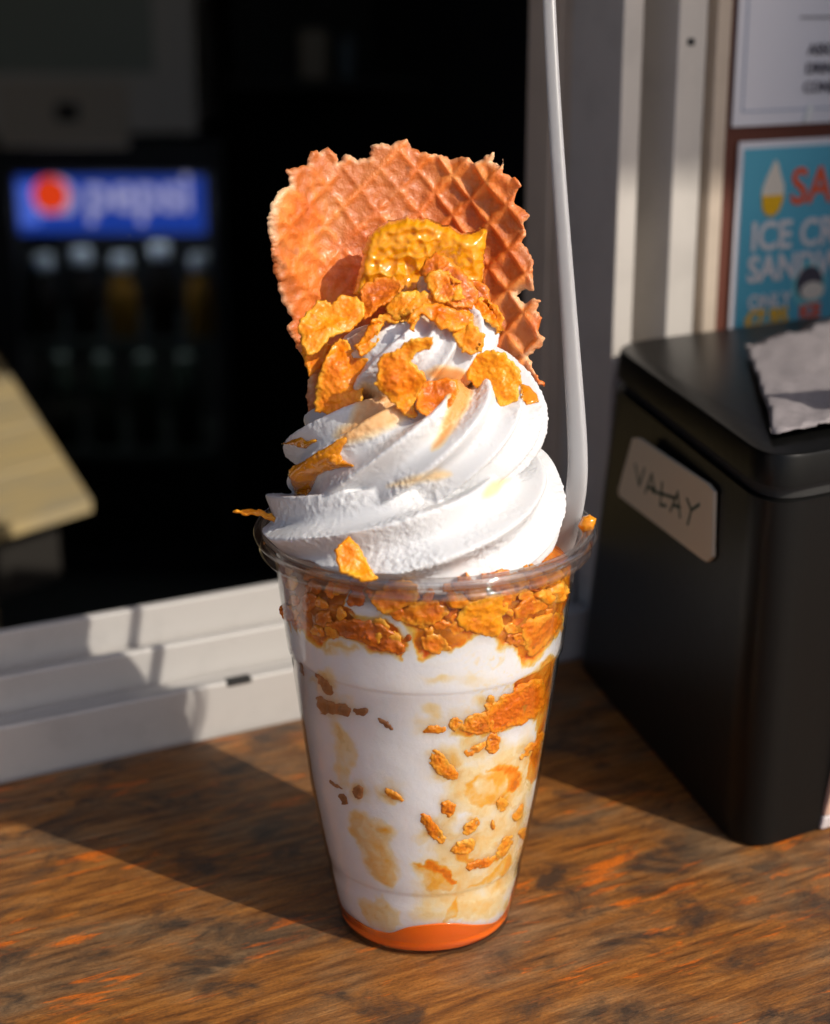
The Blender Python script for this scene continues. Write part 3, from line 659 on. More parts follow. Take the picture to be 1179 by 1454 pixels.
lathe('rim_bead', [(.0453+.0011*math.cos(t), .1228+.0011*math.sin(t)) for t in a], RIMM, cup, 256, True)
lathe('rim_skirt', [(.0446, .1214), (.0466, .1212), (.0476, .1196), (.0472, .1192), (.0463, .1207), (.0444, .1209)], RIMM, cup, 256, True)

# ------------------------------------------------------------------ soft serve: filling inside the cup
ss = empty('soft_serve', 'white soft serve ice cream swirl rising out of the cup', 'ice cream', (0, 0, .002))
GAP = .0010
Z3 = lambda pts: zz(380, 720, 2.456, pts); Z4 = lambda pts: zz(380, 1020, 2.456, pts)
def tz(px):
    P = on_cup(px, GAP); return np.column_stack([np.arctan2(P[:, 0], -P[:, 1]), P[:, 2]])
nth, nz = 520, 300
th = np.linspace(-math.pi, math.pi, nth, endpoint=False); zv = np.linspace(.0022, .1185, nz)
TH, ZV = np.meshgrid(th, zv, indexing='ij'); rr = rout(ZV)-GAP
# top zone: the ice cream narrows where flakes sit between it and the wall
X, Y = rr*np.sin(TH), -rr*np.cos(TH); P3 = np.stack([X, Y, ZV], -1).reshape(-1, 3)
warp = np.column_stack([noise(P3, 120, 11), noise(P3, 120, 12)])*.0022+np.column_stack([noise(P3, 330, 13), noise(P3, 330, 14)])*.0013+np.column_stack([noise(P3, 800, 15), noise(P3, 800, 16)])*.0006
uv = np.column_stack([TH.ravel()*.036, ZV.ravel()])+warp
syr = np.zeros(len(uv)); lowv = fbm(P3, 170, 4, 37); soft_mul = np.clip(1.5+1.6*noise(P3, 110, 38), .5, 3.2)
def paint(px, val, soft=.0012, mode='max'):
    q = tz(smooth_poly(px, 1)); q[:, 0] *= .036
    sd, _ = poly_sd(uv, q); m = np.clip(.5+sd/(2*soft*soft_mul), 0, 1); m = m*m*(3-2*m)*(1+.30*lowv)
    if mode == 'max': syr[:] = np.maximum(syr, m*val)
    else: syr[:] = syr*(1-m)+val*m
back = np.clip((np.abs(TH.ravel())-1.35)/.25, 0, 1)
syr += back*np.clip(.25+.9*fbm(P3, 60, 4, 21), 0, .8)
syr = np.maximum(syr, .02+.12*fbm(P3, 50, 3, 33)); veins = np.abs(noise(P3+warp[:, :1]*3, 95, 36)); syr = np.maximum(syr, np.clip(.26-veins*2.2, 0, 1)*np.clip(uv[:, 0]/.036*2+.2, 0, 1))
paint(Z4([(470, 720), (520, 600), (545, 430), (590, 300), (640, 170), (720, 100), (840, 60), (950, 40), (930, 200), (900, 470), (870, 600), (760, 715), (640, 700)]), .33, .0045)
paint(Z4([(205, -30), (260, 10), (320, 100), (305, 200), (275, 270), (235, 200), (225, 100)]), .30, .0022)
paint(Z4([(275, 300), (340, 340), (420, 365), (468, 405), (420, 430), (460, 490), (470, 560), (430, 600), (370, 580), (320, 480), (285, 400)]), .37, .0018)
paint(Z4([(350, 370), (400, 375), (440, 405), (400, 420), (360, 405)]), .50, .0012)
paint(Z4([(310, 610), (430, 630), (470, 700), (430, 750), (330, 720)]), .27, .0012)
paint(Z4([(600, 640), (760, 640), (850, 600), (850, 690), (720, 720), (610, 700)]), .33, .0014)
paint(Z3([(490, 600), (600, 580), (740, 560), (830, 600), (760, 640), (600, 625)]), .22, .0018)
paint(Z3([(520, 690), (560, 670), (620, 700), (610, 760), (560, 765)]), .30, .0014)
paint(Z4([(690, 260), (700, 220), (750, 190), (830, 170), (872, 190), (880, 230), (850, 262), (800, 300), (740, 312), (700, 290)]), .50, .0012)
paint(Z4([(740, 190), (800, 170), (855, 163), (885, 190), (888, 230), (862, 262), (838, 252), (850, 205), (800, 195)]), .70, .0008)
paint(Z4([(738, 215), (790, 215), (800, 250), (760, 270), (735, 250)]), .36, .0008, 'set')
paint(Z4([(500, 495), (560, 490), (625, 510), (662, 560), (650, 600), (600, 612), (560, 600), (545, 560), (510, 520)]), .48, .0012)
paint(Z4([(503, 488), (580, 490), (640, 530), (668, 572), (640, 580), (590, 535), (540, 515)]), .72, .0008)
paint(Z4([(655, 605), (720, 575), (780, 535), (828, 490), (850, 420), (858, 500), (832, 545), (770, 585)]), .52, .0012)
paint(Z4([(630, 660), (655, 620), (672, 600), (668, 650), (660, 700), (610, 705)]), .50, .0010)
paint(Z4([(640, 450), (700, 420), (730, 440), (700, 480), (745, 510), (800, 480), (840, 410), (852, 440), (830, 480), (770, 515), (690, 525), (655, 490)]), .66, .0009)
paint(Z4([(655, 340), (690, 330), (725, 350), (730, 385), (690, 400), (650, 380)]), .10, .0012, 'set')
# orange band at the right, then the flake zone under the rim
paint(Z3([(640, 790), (700, 745), (790, 690), (880, 600), (950, 545), (1015, 505), (1040, 560), (1000, 700), (985, 850), (945, 960), (900, 960), (905, 880), (945, 800), (930, 748), (860, 760), (790, 790), (700, 800)]), .72, .0012)
paint(Z3([(800, 790), (930, 745), (935, 790), (880, 850), (810, 830)]), .13, .0012, 'set')
for hx, hy, hr in ((612, 165, 60), (735, 95, 62), (785, 82, 44), (905, 105, 46), (815, 297, 40), (630, 312, 42), (572, 385, 55), (680, 440, 55), (745, 495, 70), (825, 445, 50), (715, 370, 40), (870, 330, 44), (885, 400, 36), (430, 262, 34), (318, 258, 38)):
    paint(Z4([(hx+hr*math.cos(t)*(1+.25*math.sin(3*t+hx)), hy+hr*.9*math.sin(t)*(1+.25*math.cos(2*t+hy))) for t in np.linspace(0, 6.28, 13)[:-1]]), .46, .0032)
for hx, hy, hr in ((205, 612, 50), (235, 695, 60), (575, 772, 60), (700, 760, 80), (770, 690, 50)):
    paint(Z3([(hx+hr*math.cos(t)*(1+.25*math.sin(3*t+hx)), hy+hr*.8*math.sin(t)*(1+.25*math.cos(2*t+hy))) for t in np.linspace(0, 6.28, 13)[:-1]]), .34, .0035)
bq = tz(Z3([(70, 330), (110, 440), (180, 480), (250, 450), (300, 475), (390, 520), (480, 525), (500, 470), (520, 495), (560, 520), (640, 500), (680, 465), (760, 440), (800, 475), (850, 485), (900, 545), (930, 535), (1000, 465), (1040, 380)]))
bq = bq[np.argsort(bq[:, 0])]; zb_ = np.interp(uv[:, 0]/.036, bq[:, 0], bq[:, 1], left=.098, right=.098)
mz = np.clip(.5+(uv[:, 1]-zb_)/.0026, 0, 1); syr = syr*(1-mz)+mz*(.80+.12*fbm(P3, 150, 3, 35))
mb = np.clip((-uv[:, 0]/.036-.35)/.4, 0, 1)*np.clip((uv[:, 1]-.1015)/.004, 0, 1); syr = syr*(1-mb)+mb*.97

for pl in ([(120, 440), (200, 460), (330, 500), (310, 525), (180, 495)], ):
    paint(Z3(pl), .40, .0014)
for pl in ([(260, 365), (330, 385), (430, 378), (470, 400), (520, 500), (500, 520), (462, 470), (420, 400), (340, 400)], [(640, 500), (690, 470), (750, 445), (800, 470), (800, 485), (700, 500)], [(240, 250), (330, 290), (420, 390), (300, 370), (250, 320)]):
    paint(Z3(pl), .13, .0010, 'set')
zone = syr.reshape(nth, nz); lumps = fbm(P3, 140, 4, 41).reshape(nth, nz)
flk = np.clip((zone-.55)/.2, 0, 1)*np.clip((ZV-.080)/.006, 0, 1)
rr2 = rr-flk*(.0005+.0011*np.clip(lumps, -1, 1))+.00012*lumps
rr2 -= np.clip((ZV-.113)/.0055, 0, 1)**2*.008
V = np.stack([rr2*np.sin(TH), -rr2*np.cos(TH), ZV], -1).reshape(-1, 3)
I = np.arange(nth*nz).reshape(nth, nz); In = np.roll(I, -1, 0)
Fc = np.stack([I[:, :-1], In[:, :-1], In[:, 1:], I[:, 1:]], -1).reshape(-1, 4).tolist()
Fc += [I[::-1, 0].tolist(), I[:, -1].tolist()]
fo = mesh('filling', V, Fc, FILL, None); fo.parent = ss; fo.matrix_parent_inverse = Matrix.Translation(-Vector(ss.location)); attr(fo, 'syrup', syr)

# syrup pooled at the bottom
spx = zz(460, 1160, 3.93, [(60, 470), (100, 500), (180, 570), (290, 630), (390, 650), (430, 620), (540, 600), (640, 590), (720, 588), (860, 600), (950, 590), (1010, 530), (1050, 490), (1085, 460)])
q = tz(spx); q = q[np.argsort(q[:, 0])]
n2 = 300; t2 = np.linspace(-math.pi, math.pi, n2, endpoint=False); ztop = np.interp(t2, q[:, 0], q[:, 1], left=.006, right=.006)
ztop = np.convolve(np.concatenate([ztop[-4:], ztop, ztop[:4]]), np.ones(9)/9, 'valid')
rings = []
for f_ in (0, .02, .25, .5, .75, .95, 1., 1.):
    z_ = .00185+(ztop-.00185)*f_; rad = rout(z_)-.0006
    if f_ == 0: rad = rad-.0008
    if len(rings) == 7: rad = rad-.0012; z_ = z_-.0002
    rings.append(np.column_stack([rad*np.sin(t2), -rad*np.cos(t2), z_]))
m_ = n2; V = np.concatenate(rings); Fc = [(k*m_+j, k*m_+(j+1) % m_, (k+1)*m_+(j+1) % m_, (k+1)*m_+j) for k in range(7) for j in range(m_)]
Fc.append(tuple(range(m_))[::-1])
o = mesh('syrup_pool', V, Fc, POOL); tag(o, 'bright orange syrup pooled at the bottom of the cup', 'syrup')

# ------------------------------------------------------------------ soft serve: the swirl
def lerp_keys(a, keys):
    k = np.array(keys, float); return np.interp(a, k[:, 0], k[:, 1])
na, ns = 520, 260; A_ = np.linspace(-.30, 3.12, na)
zc = lerp_keys(A_, [(-.3, .108), (0, .1235), (.25, .1280), (.75, .136), (1.25, .1530), (1.75, .164), (2.25, .176), (2.7, .188), (2.95, .196), (3.12, .2005)])
ro = lerp_keys(A_, [(-.3, .026), (0, .0300), (.2, .0265), (.5, .0185), (.75, .0215), (1., .0215), (1.25, .0180), (1.75, .0150), (2.25, .0095), (2.7, .005), (2.95, .002), (3.12, .0005)])
sr = lerp_keys(A_, [(-.3, .014), (0, .0185), (.25, .0195), (.75, .0185), (1.25, .0170), (1.75, .0150), (2.25, .0122), (2.7, .0080), (2.95, .0040), (3.12, .0006)])
from numpy import convolve
def sm(x, k=21): return np.convolve(np.pad(x, k//2, 'edge'), np.ones(k)/k, 'valid')
zc, ro, sr = sm(zc), sm(ro), sm(sr)
ang = np.pi+A_*2*np.pi; lean = np.clip((zc-.168)/.033, 0, 1); cen = np.column_stack([ro*np.cos(ang)+.0055*lean**2*(3-2*lean), ro*np.sin(ang), zc])
tan = np.gradient(cen, axis=0); tan /= np.linalg.norm(tan, axis=1)[:, None]
outw = np.column_stack([np.cos(ang), np.sin(ang), np.zeros(na)]); outw -= tan*(outw*tan).sum(1)[:, None]; outw /= np.linalg.norm(outw, axis=1)[:, None]
upv = np.cross(tan, outw); upv *= np.sign(upv[:, 2])[:, None]
ph = np.linspace(0, 2*np.pi, ns, endpoint=False); NL = 9
TWI = np.cumsum(lerp_keys(A_, [(-.3, .5), (.3, .55), (.9, .95), (1.3, 1.35), (2.2, 1.5), (3.2, 1.2)]))*(A_[1]-A_[0])
PHI = ph[None, :]-(TWI[:, None]*2*np.pi)           # twist carries the ridges upward along the rope
star = 1-np.sqrt(np.cos(NL*PHI/2)**2+.012)
amp = .31
rad = sr[:, None]*(1+amp*(star-.55))
V = cen[:, None, :]+rad[..., None]*(np.cos(ph)[None, :, None]*outw[:, None, :]+.90*np.sin(ph)[None, :, None]*upv[:, None, :])
V = V.reshape(-1, 3); I = np.arange(na*ns).reshape(na, ns); In = np.roll(I, -1, 1)
Fc = np.stack([I[:-1], In[:-1], In[1:], I[1:]], -1).reshape(-1, 4).tolist(); Fc += [I[0][::-1].tolist(), I[-1].tolist()]
# a core that fills the middle of the coil
tc_ = np.linspace(0, 2*np.pi, 60, endpoint=False); core = [(.030, .110), (.030, .125), (.026, .140), (.020, .155), (.014, .170), (.008, .183), (.001, .194)]
b0_ = len(V); Vc = np.concatenate([np.column_stack([r*np.cos(tc_), r*np.sin(tc_), np.full(60, z)]) for r, z in core]); V = np.concatenate([V, Vc])
for k in range(len(core)-1):
    for j in range(60): Fc.append((b0_+k*60+j, b0_+k*60+(j+1) % 60, b0_+(k+1)*60+(j+1) % 60, b0_+(k+1)*60+j))
Fc += [tuple(b0_+j for j in range(60))[::-1], tuple(b0_+(len(core)-1)*60+j for j in range(60))]
tmp = mesh('swirl_tmp', V, Fc, None)
md = tmp.modifiers.new('r', 'REMESH'); md.mode = 'VOXEL'; md.voxel_size = .00042
md = tmp.modifiers.new('s', 'SMOOTH'); md.factor = .5; md.iterations = 4
dg = bpy.context.evaluated_depsgraph_get(); me = bpy.data.meshes.new_from_object(tmp.evaluated_get(dg)); bpy.data.objects.remove(tmp)
nv = len(me.vertices); co = np.zeros(nv*3); me.vertices.foreach_get('co', co); co = co.reshape(-1, 3)
no = np.zeros(nv*3); me.vertices.foreach_get('normal', no); no = no.reshape(-1, 3)
frost = np.clip(.45+1.3*noise(co, 75, 51)+.5*noise(co, 220, 52), 0, 1)
co = co+no*(.0007*noise(co, 60, 53)+frost*(.00034*noise(co, 560, 54)+.00026*noise(co, 1000, 55)))[:, None]
# squeeze what would stick out through the cup
rxy = np.hypot(co[:, 0], co[:, 1]); lim = np.where(co[:, 2] < .124, rout(co[:, 2])-.0016, np.clip(.0445+(co[:, 2]-.124)*.9, .0445, .050)); thv = np.arctan2(co[:, 0], -co[:, 1]); cut = .1195+.0052*np.exp(-((thv+.78)/.30)**2)+.0035*np.exp(-((thv-1.25)/.35)**2); lim = np.where(co[:, 2] < cut, np.minimum(lim, .0425-np.clip(cut-co[:, 2], 0, .004)*2.2), lim)
f_ = np.minimum(1, lim/np.maximum(rxy, 1e-6)); co[:, :2] *= f_[:, None]
me.vertices.foreach_set('co', co.ravel()); me.update(); me.shade_smooth(); me.materials.clear(); me.materials.append(ICE); me.name = 'swirl'
swo = bpy.data.objects.new('swirl', me); link(swo, ss); swo.matrix_parent_inverse = Matrix.Translation(-Vector(ss.location))
Z2 = lambda pts: zz(420, 420, 3.103, pts); ZA = lambda pts: zz(320, 180, 2.183, pts); ZB = lambda pts: zz(320, 480, 2.183, pts); Z5 = lambda pts: zz(360, 560, 4.535, pts); Z6 = lambda pts: zz(560, 620, 4.535, pts)
tint = np.zeros(nv); vp = project(co); front = no@(CAM-np.array([0, 0, .15])) > 0
def stain(px, val, soft):
    sd, _ = poly_sd(vp+4*np.column_stack([noise(co, 150, 61), noise(co, 150, 62)]), smooth_poly(px, 1)); m = np.clip(.5+sd/(2*soft), 0, 1)*front; tint[:] = np.maximum(tint, m*val)
stain(Z2([(270, 380), (400, 430), (520, 520), (430, 575), (300, 630), (200, 665), (170, 600), (260, 540)]), .55, 7)
stain(Z2([(560, 340), (640, 310), (740, 330), (790, 400), (760, 480), (700, 570), (640, 660), (595, 685), (650, 570), (690, 470), (640, 380)]), .78, 5)
stain(Z2([(240, 200), (330, 90), (420, 60), (380, 140), (320, 240), (250, 260)]), .35, 10)
stain(Z2([(540, 60), (640, 80), (780, 100), (790, 160), (650, 130), (560, 100)]), .45, 10)
stain(ZA([(570, 490), (640, 400), (700, 430), (640, 500), (580, 520)]), .30, 6)
stain(Z6([(-60, 320), (0, 300), (150, 250), (300, 205), (390, 235), (330, 265), (200, 285), (0, 330)]), .34, 4)
stain(Z6([(600, 290), (700, 285), (770, 245), (740, 290), (620, 390), (560, 400)]), .34, 4)
attr(swo, 'tint', tint); attr(swo, 'frost', frost)
bvh = BVHTree.FromPolygons([Vector(c) for c in co], [tuple(p.vertices) for p in me.polygons])
def hit_swirl(p, fallback=None):
    d = rays(p); out = np.full((len(d), 3), np.nan); nn = np.full((len(d), 3), np.nan)
    for i, r in enumerate(d):
        h, n, _, _ = bvh.ray_cast(Vector(CAM), Vector(r).normalized(), 2.)
        if h is not None: out[i] = h; nn[i] = n
    return out, nn

# ------------------------------------------------------------------ waffle piece
wpx = [(452, 640), (440, 600), (437, 560), (440, 520), (418, 492), (408, 466), (414, 455), (402, 425), (396, 395), (387, 360), (383, 310), (388, 285), (400, 266), (413, 264), (409, 240), (424, 238), (440, 233), (443, 213), (458, 216), (466, 209), (478, 218), (481, 233), (491, 217), (508, 226), (526, 222), (527, 206), (540, 203), (556, 206), (566, 199), (578, 198), (588, 212), (604, 217), (622, 219), (640, 226), (655, 221), (668, 224), (676, 233), (692, 219), (702, 217), (699, 231), (712, 236), (718, 226), (717, 246), (726, 252), (738, 253), (741, 262), (733, 274), (731, 290), (741, 296), (751, 306), (744, 318), (748, 332), (742, 345), (752, 362), (757, 372), (756, 392), (760, 405), (756, 414), (742, 410), (734, 421), (744, 430), (757, 424), (768, 425), (763, 440), (770, 452), (765, 468), (776, 480), (764, 496), (752, 505), (757, 522), (770, 540), (778, 548), (768, 546), (750, 534), (735, 535), (720, 560), (690, 610), (560, 640)]
def waffle_map(p):
    d = rays(p); y = np.full(len(d), .02)
    for _ in range(8):
        t = (y-CAM[1])/d[:, 1]; P = CAM+d*t[:, None]; x = P[:, 0]+.004
        y = .0225+.16*(P[:, 2]-.165)-9.5*x*x-.6*np.log1p(np.exp((-x-.027+.12*(P[:, 2]-.19))*700))/700+.0012*np.sin(x*160)
    return CAM+d*((y-CAM[1])/d[:, 1])[:, None]
def waffle_disp(q, A, d):
    u = np.arcsin(np.clip((A[:, 0]+.004)/.06, -1, 1))*.06; v = A[:, 2]-.2+.1*u
    u = u+.0012*noise(A, 60, 171); v = v+.0012*noise(A, 60, 172)
    s = .0082; a = (u*1.05+v)/math.sqrt(2); b = (u*1.05-v)/math.sqrt(2)
    da = np.abs((a/s+.5) % 1-.5)*s; db = np.abs((b/s+.23) % 1-.5)*s
    rid = np.maximum(np.exp(-(da/.0012)**2), np.exp(-(db/.0012)**2))
    sharp = np.clip(.55+(A[:, 0]+.010)*28+.5*noise(A, 70, 173), .42, 1.1)
    return (.0013*rid*sharp-.0004)+.0007*noise(A, 130, 71)+.0004*noise(A, 380, 72)+.0015*noise(A, 40, 73)
wp2 = rough_poly(wpx, 2.5, 6, 3)
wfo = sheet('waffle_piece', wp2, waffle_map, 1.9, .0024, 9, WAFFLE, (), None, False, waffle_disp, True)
tag(wfo, 'curved orange brown waffle piece with ragged lacy edge stuck behind the swirl', 'waffle')

# honeycomb piece between waffle and swirl tip
hpx = ZA([(395, 520), (415, 420), (440, 335), (480, 302), (560, 275), (640, 288), (700, 312), (745, 332), (800, 310), (816, 322), (803, 400), (800, 495), (790, 560), (640, 560), (480, 560)])
def hc_map(p): 
    P = waffle_map(p); y = P[:, 1]-.0075; yb = .011+0*y
    y = np.minimum(y, yb+.06*(P[:, 2]-.18)); d = rays(p); return CAM+d*((y-CAM[1])/d[:, 1])[:, None]
def hc_disp(q, A, d):
    s = .0052; x, z = A[:, 0]+.08*noise(A, 120, 75)*.01, A[:, 2]+.08*noise(A, 120, 76)*.01
    best = np.full(len(x), 9.)
    gx = s; gz = s*math.sqrt(3)
    for ox, oz in ((0, 0), (gx/2, gz/2)):
        dx = (x-ox+gx/2) % gx-gx/2; dz = (z-oz+gz/2) % gz-gz/2; best = np.minimum(best, np.hypot(dx, dz))
    hole = np.clip(1-best/(s*.46), 0, 1)**.5
    fade = np.clip((d-8)/12, 0, 1)*np.clip(.55+2.2*noise(A, 90, 77), 0, 1)
    return -.0011*hole*fade+.0026*noise(A, 105, 78)+.0011*noise(A, 260, 80)+.0004*noise(A, 600, 79)
hco = sheet('honeycomb_piece', rough_poly(hpx, 3, 12, 9), hc_map, 1.8, .0065, 16, HONEY, (), None, True, hc_disp)
tag(hco, 'glossy amber honeycomb chunk leaning on the waffle behind the swirl tip', 'honeycomb')

# ------------------------------------------------------------------ cornflakes on the swirl
GOLD_B = [(.0020, 95, 'n', 81), (.0009, 230, 'n', 82), (.00035, 520, 'blister', 84), (.00018, 1200, 'n', 83)]
def flake(name, px, label, mat, cat='cornflake', lift=.0012, nmix=.5, conform=.35, curl=(6, 4), thick=.0009, seed=1, group='cornflakes on the swirl', rough=3.4, bumps=None, at=None, y_at=None, tilt=(0, 0, 0), step=1.5, dome=3.):
    px = rough_poly(px, rough, 9, seed); c = np.asarray(at if at else px.mean(0), float)
    h, n = hit_swirl([c]); toc = CAM-(h[0] if not np.isnan(h[0, 0]) else np.array([0, 0, .16])); toc /= np.linalg.norm(toc)
    if y_at is not None or np.isnan(h[0, 0]):
        d = rays([c])[0]; yy = y_at if y_at is not None else 0.; anc = CAM+d*((yy-CAM[1])/d[1]); nn = toc
    else:
        anc = h[0]+n[0]*lift; nn = n[0]*nmix+toc*(1-nmix)
    nn = nn+np.asarray(tilt, float); nn /= np.linalg.norm(nn); pm = plane_map(anc, nn, curl)
    def f(p):
        P = pm(p)
        if conform > 0:
            H, _ = hit_swirl(p); ok = ~np.isnan(H[:, 0]); dv = CAM-H; dv /= np.linalg.norm(dv, axis=1)[:, None]
            Hl = H+dv*lift; far = np.linalg.norm(Hl-P, axis=1) < .012; ok &= far; wgt = conform
            P = np.where(ok[:, None], P*(1-wgt)+Hl*wgt, P)
        return P
    bl = bumps if bumps is not None else [(a, s, k, sd+seed) for a, s, k, sd in GOLD_B]
    o = sheet(name, px, f, step, thick, dome, mat, bl); tag(o, label, cat, group); return o
flake('cornflake', Z2([(190, 185), (225, 200), (262, 250), (300, 265), (350, 275), (368, 310), (345, 375), (300, 400), (295, 430), (290, 480), (265, 560), (220, 582), (180, 580), (150, 545), (142, 520), (85, 515), (78, 450), (95, 380), (110, 320), (150, 230)]),
      'largest orange cornflake with frilled edge on the left side of the swirl', FLAKE, seed=2, curl=(-9, -4), lift=.0125, conform=0, nmix=.15)
flake('cornflake', Z2([(365, 270), (430, 240), (520, 180), (600, 180), (595, 235), (540, 250), (505, 290), (555, 320), (575, 370), (545, 420), (525, 470), (540, 530), (500, 540), (440, 490), (395, 440), (345, 390), (360, 340)]),
      'bumpy golden cornflake with an arm pointing up right at the centre of the swirl', FLAKE, seed=3, curl=(-7, 5), lift=.0075, conform=0, nmix=.25)
flake('cornflake', Z2([(530, 440), (575, 375), (660, 362), (712, 370), (715, 420), (690, 490), (620, 525), (540, 545), (515, 530)]),
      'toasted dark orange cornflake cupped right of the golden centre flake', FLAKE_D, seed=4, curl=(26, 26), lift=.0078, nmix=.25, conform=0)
flake('cornflake', Z2([(745, 300), (790, 255), (850, 245), (910, 255), (960, 290), (990, 330), (995, 370), (985, 400), (975, 460), (930, 488), (890, 480), (865, 430), (830, 400), (790, 405), (760, 370)]),
      'bright yellow orange ruffled cornflake on the right shoulder of the swirl', FLAKE_Y, seed=5, curl=(-6, -6), lift=.0105, conform=0, nmix=.15)
flake('cornflake', Z2([(255, 225), (300, 170), (335, 115), (365, 85), (430, 65), (495, 58), (510, 90), (440, 118), (390, 122), (372, 150), (362, 215), (330, 245), (285, 268)]),
      'curled golden cornflake draped on the left below the swirl tip', FLAKE, seed=6, lift=.0045, conform=.1)
flake('cornflake', Z2([(512, 105), (525, 50), (600, 25), (700, 45), (785, 70), (785, 150), (710, 155), (640, 142), (595, 98), (568, 78), (548, 100), (542, 148), (520, 132)]),
      'wide golden cornflake wrapped across the front below the swirl tip', FLAKE, seed=7, lift=.0055, conform=.1, curl=(-14, 4))
flake('cornflake', ZA([(500, 560), (520, 530), (560, 505), (620, 510), (700, 540), (760, 560), (772, 600), (700, 590), (640, 560), (600, 590), (560, 590), (520, 600)]),
      'crinkled orange cornflake right under the cap flake of the swirl tip', FLAKE, seed=8, lift=.006, conform=.1, curl=(-10, 4))
flake('cornflake', ZA([(598, 440), (622, 405), (650, 382), (682, 395), (720, 430), (770, 480), (792, 522), (765, 562), (705, 562), (655, 530), (648, 490), (640, 460), (615, 470)]),
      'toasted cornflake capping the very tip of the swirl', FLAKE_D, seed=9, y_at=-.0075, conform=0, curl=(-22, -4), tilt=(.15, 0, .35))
flake('cornflake', ZA([(750, 530), (800, 530), (850, 560), (866, 600), (842, 645), (820, 612), (775, 590)]),
      'small jagged orange cornflake right of the swirl tip against the waffle', FLAKE, seed=10, lift=.002, y_at=-.006)
flake('cornflake', ZA([(225, 600), (255, 570), (290, 540), (330, 550), (360, 528), (400, 528), (428, 555), (425, 592), (390, 628), (330, 655), (285, 695), (255, 705), (238, 675)]),
      'long bubbly orange cornflake lying against the left wing of the waffle', FLAKE, seed=11, y_at=-.016, curl=(-6, 8), tilt=(.2, 0, .5))
flake('cornflake', ZA([(420, 510), (465, 472), (525, 470), (560, 488), (530, 530), (475, 565), (430, 600), (418, 560)]),
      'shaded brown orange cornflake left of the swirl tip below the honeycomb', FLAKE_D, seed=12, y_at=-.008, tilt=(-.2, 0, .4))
ex = [([(640, 470), (668, 462), (690, 475), (684, 498), (655, 500)], 'small orange flake low on the right of the swirl tip', FLAKE, None),
      ([(600, 395), (625, 380), (655, 400), (660, 425), (620, 430)], 'golden flake tucked under the cap flake at the tip', FLAKE, -.010),
      ([(655, 395), (690, 405), (705, 440), (680, 450), (660, 425)], 'orange flake behind the right side of the swirl tip', FLAKE_D, .002),
      ([(425, 480), (450, 470), (470, 490), (455, 520), (438, 535), (428, 505)], 'orange flake on the left edge between waffle and swirl', FLAKE, -.008)]
for k, (px, lab, mt, yy) in enumerate(ex): flake('cornflake', px, lab, mt, seed=160+k, y_at=yy, lift=.0042, conform=.1, curl=(-8+4*(k % 4), 6-5*(k % 3)), tilt=(.3*((k % 3)-1), 0, .3))
DRIP = [(.00035, 200, 'n', 91)]
flake('syrup_drip', Z2([(990, 385), (1030, 395), (1060, 430), (1074, 468), (1020, 480), (990, 450)]), 'small amber syrup drip beside the yellow flake on the right shoulder', SYRUP, 'syrup', .0002, .9, 1., (0, 0), .0013, 13, 'syrup drips on the swirl', 1, DRIP, dome=9)
flake('syrup_drip', Z5([(225, 490), (300, 440), (400, 380), (500, 320), (540, 285), (600, 275), (600, 310), (560, 380), (570, 420), (650, 455), (640, 470), (560, 475), (470, 495), (410, 530), (370, 620), (340, 650), (300, 662), (265, 640), (235, 550)]), 'large amber honey drip hanging over the lower left ridge of the swirl', SYRUP, 'syrup', .0003, .9, 1., (0, 0), .0022, 14, 'syrup drips on the swirl', 1, DRIP, dome=14)
flake('syrup_drip', Z5([(180, 320), (230, 300), (300, 275), (340, 300), (400, 285), (412, 302), (370, 322), (340, 352), (290, 342), (240, 328)]), 'thin brown syrup streak on the shaded left edge of the swirl', SYRUP, 'syrup', .0002, .9, 1., (0, 0), .0012, 15, 'syrup drips on the swirl', 1, DRIP, dome=8)
# at the rim
def rimflake(px, y, label, mat, seed, tilt=(0, 0, 0), cat='cornflake', **kw):
    return flake('cornflake' if cat == 'cornflake' else 'syrup_drip', px, label, mat, cat, y_at=y, seed=seed, conform=0, tilt=tilt, **kw)
rimflake(ZB([(12, 540), (60, 528), (110, 533), (140, 545), (172, 560), (174, 582), (150, 578), (128, 562), (98, 552), (50, 549)]), -.008, 'thin orange shard sticking out left over the rim', FLAKE, 21, (-.2, 0, .3), thick=.0014)
rimflake(ZB([(335, 660), (380, 613), (412, 640), (442, 690), (477, 752), (430, 757), (380, 737), (350, 722), (343, 690)]), -.0452, 'golden cornflake hanging over the front rim of the cup', FLAKE_Y, 22, (.1, 0, .3), curl=(8, 3), thick=.0014)
rimflake(ZB([(1093, 582), (1105, 555), (1130, 545), (1152, 560), (1142, 592), (1110, 604)]), -.002, 'amber syrup blob stuck inside the rim beside the straw', SYRUP, 23, (0, 0, .1), 'syrup', thick=.004, dome=10, bumps=DRIP, rough=.6)

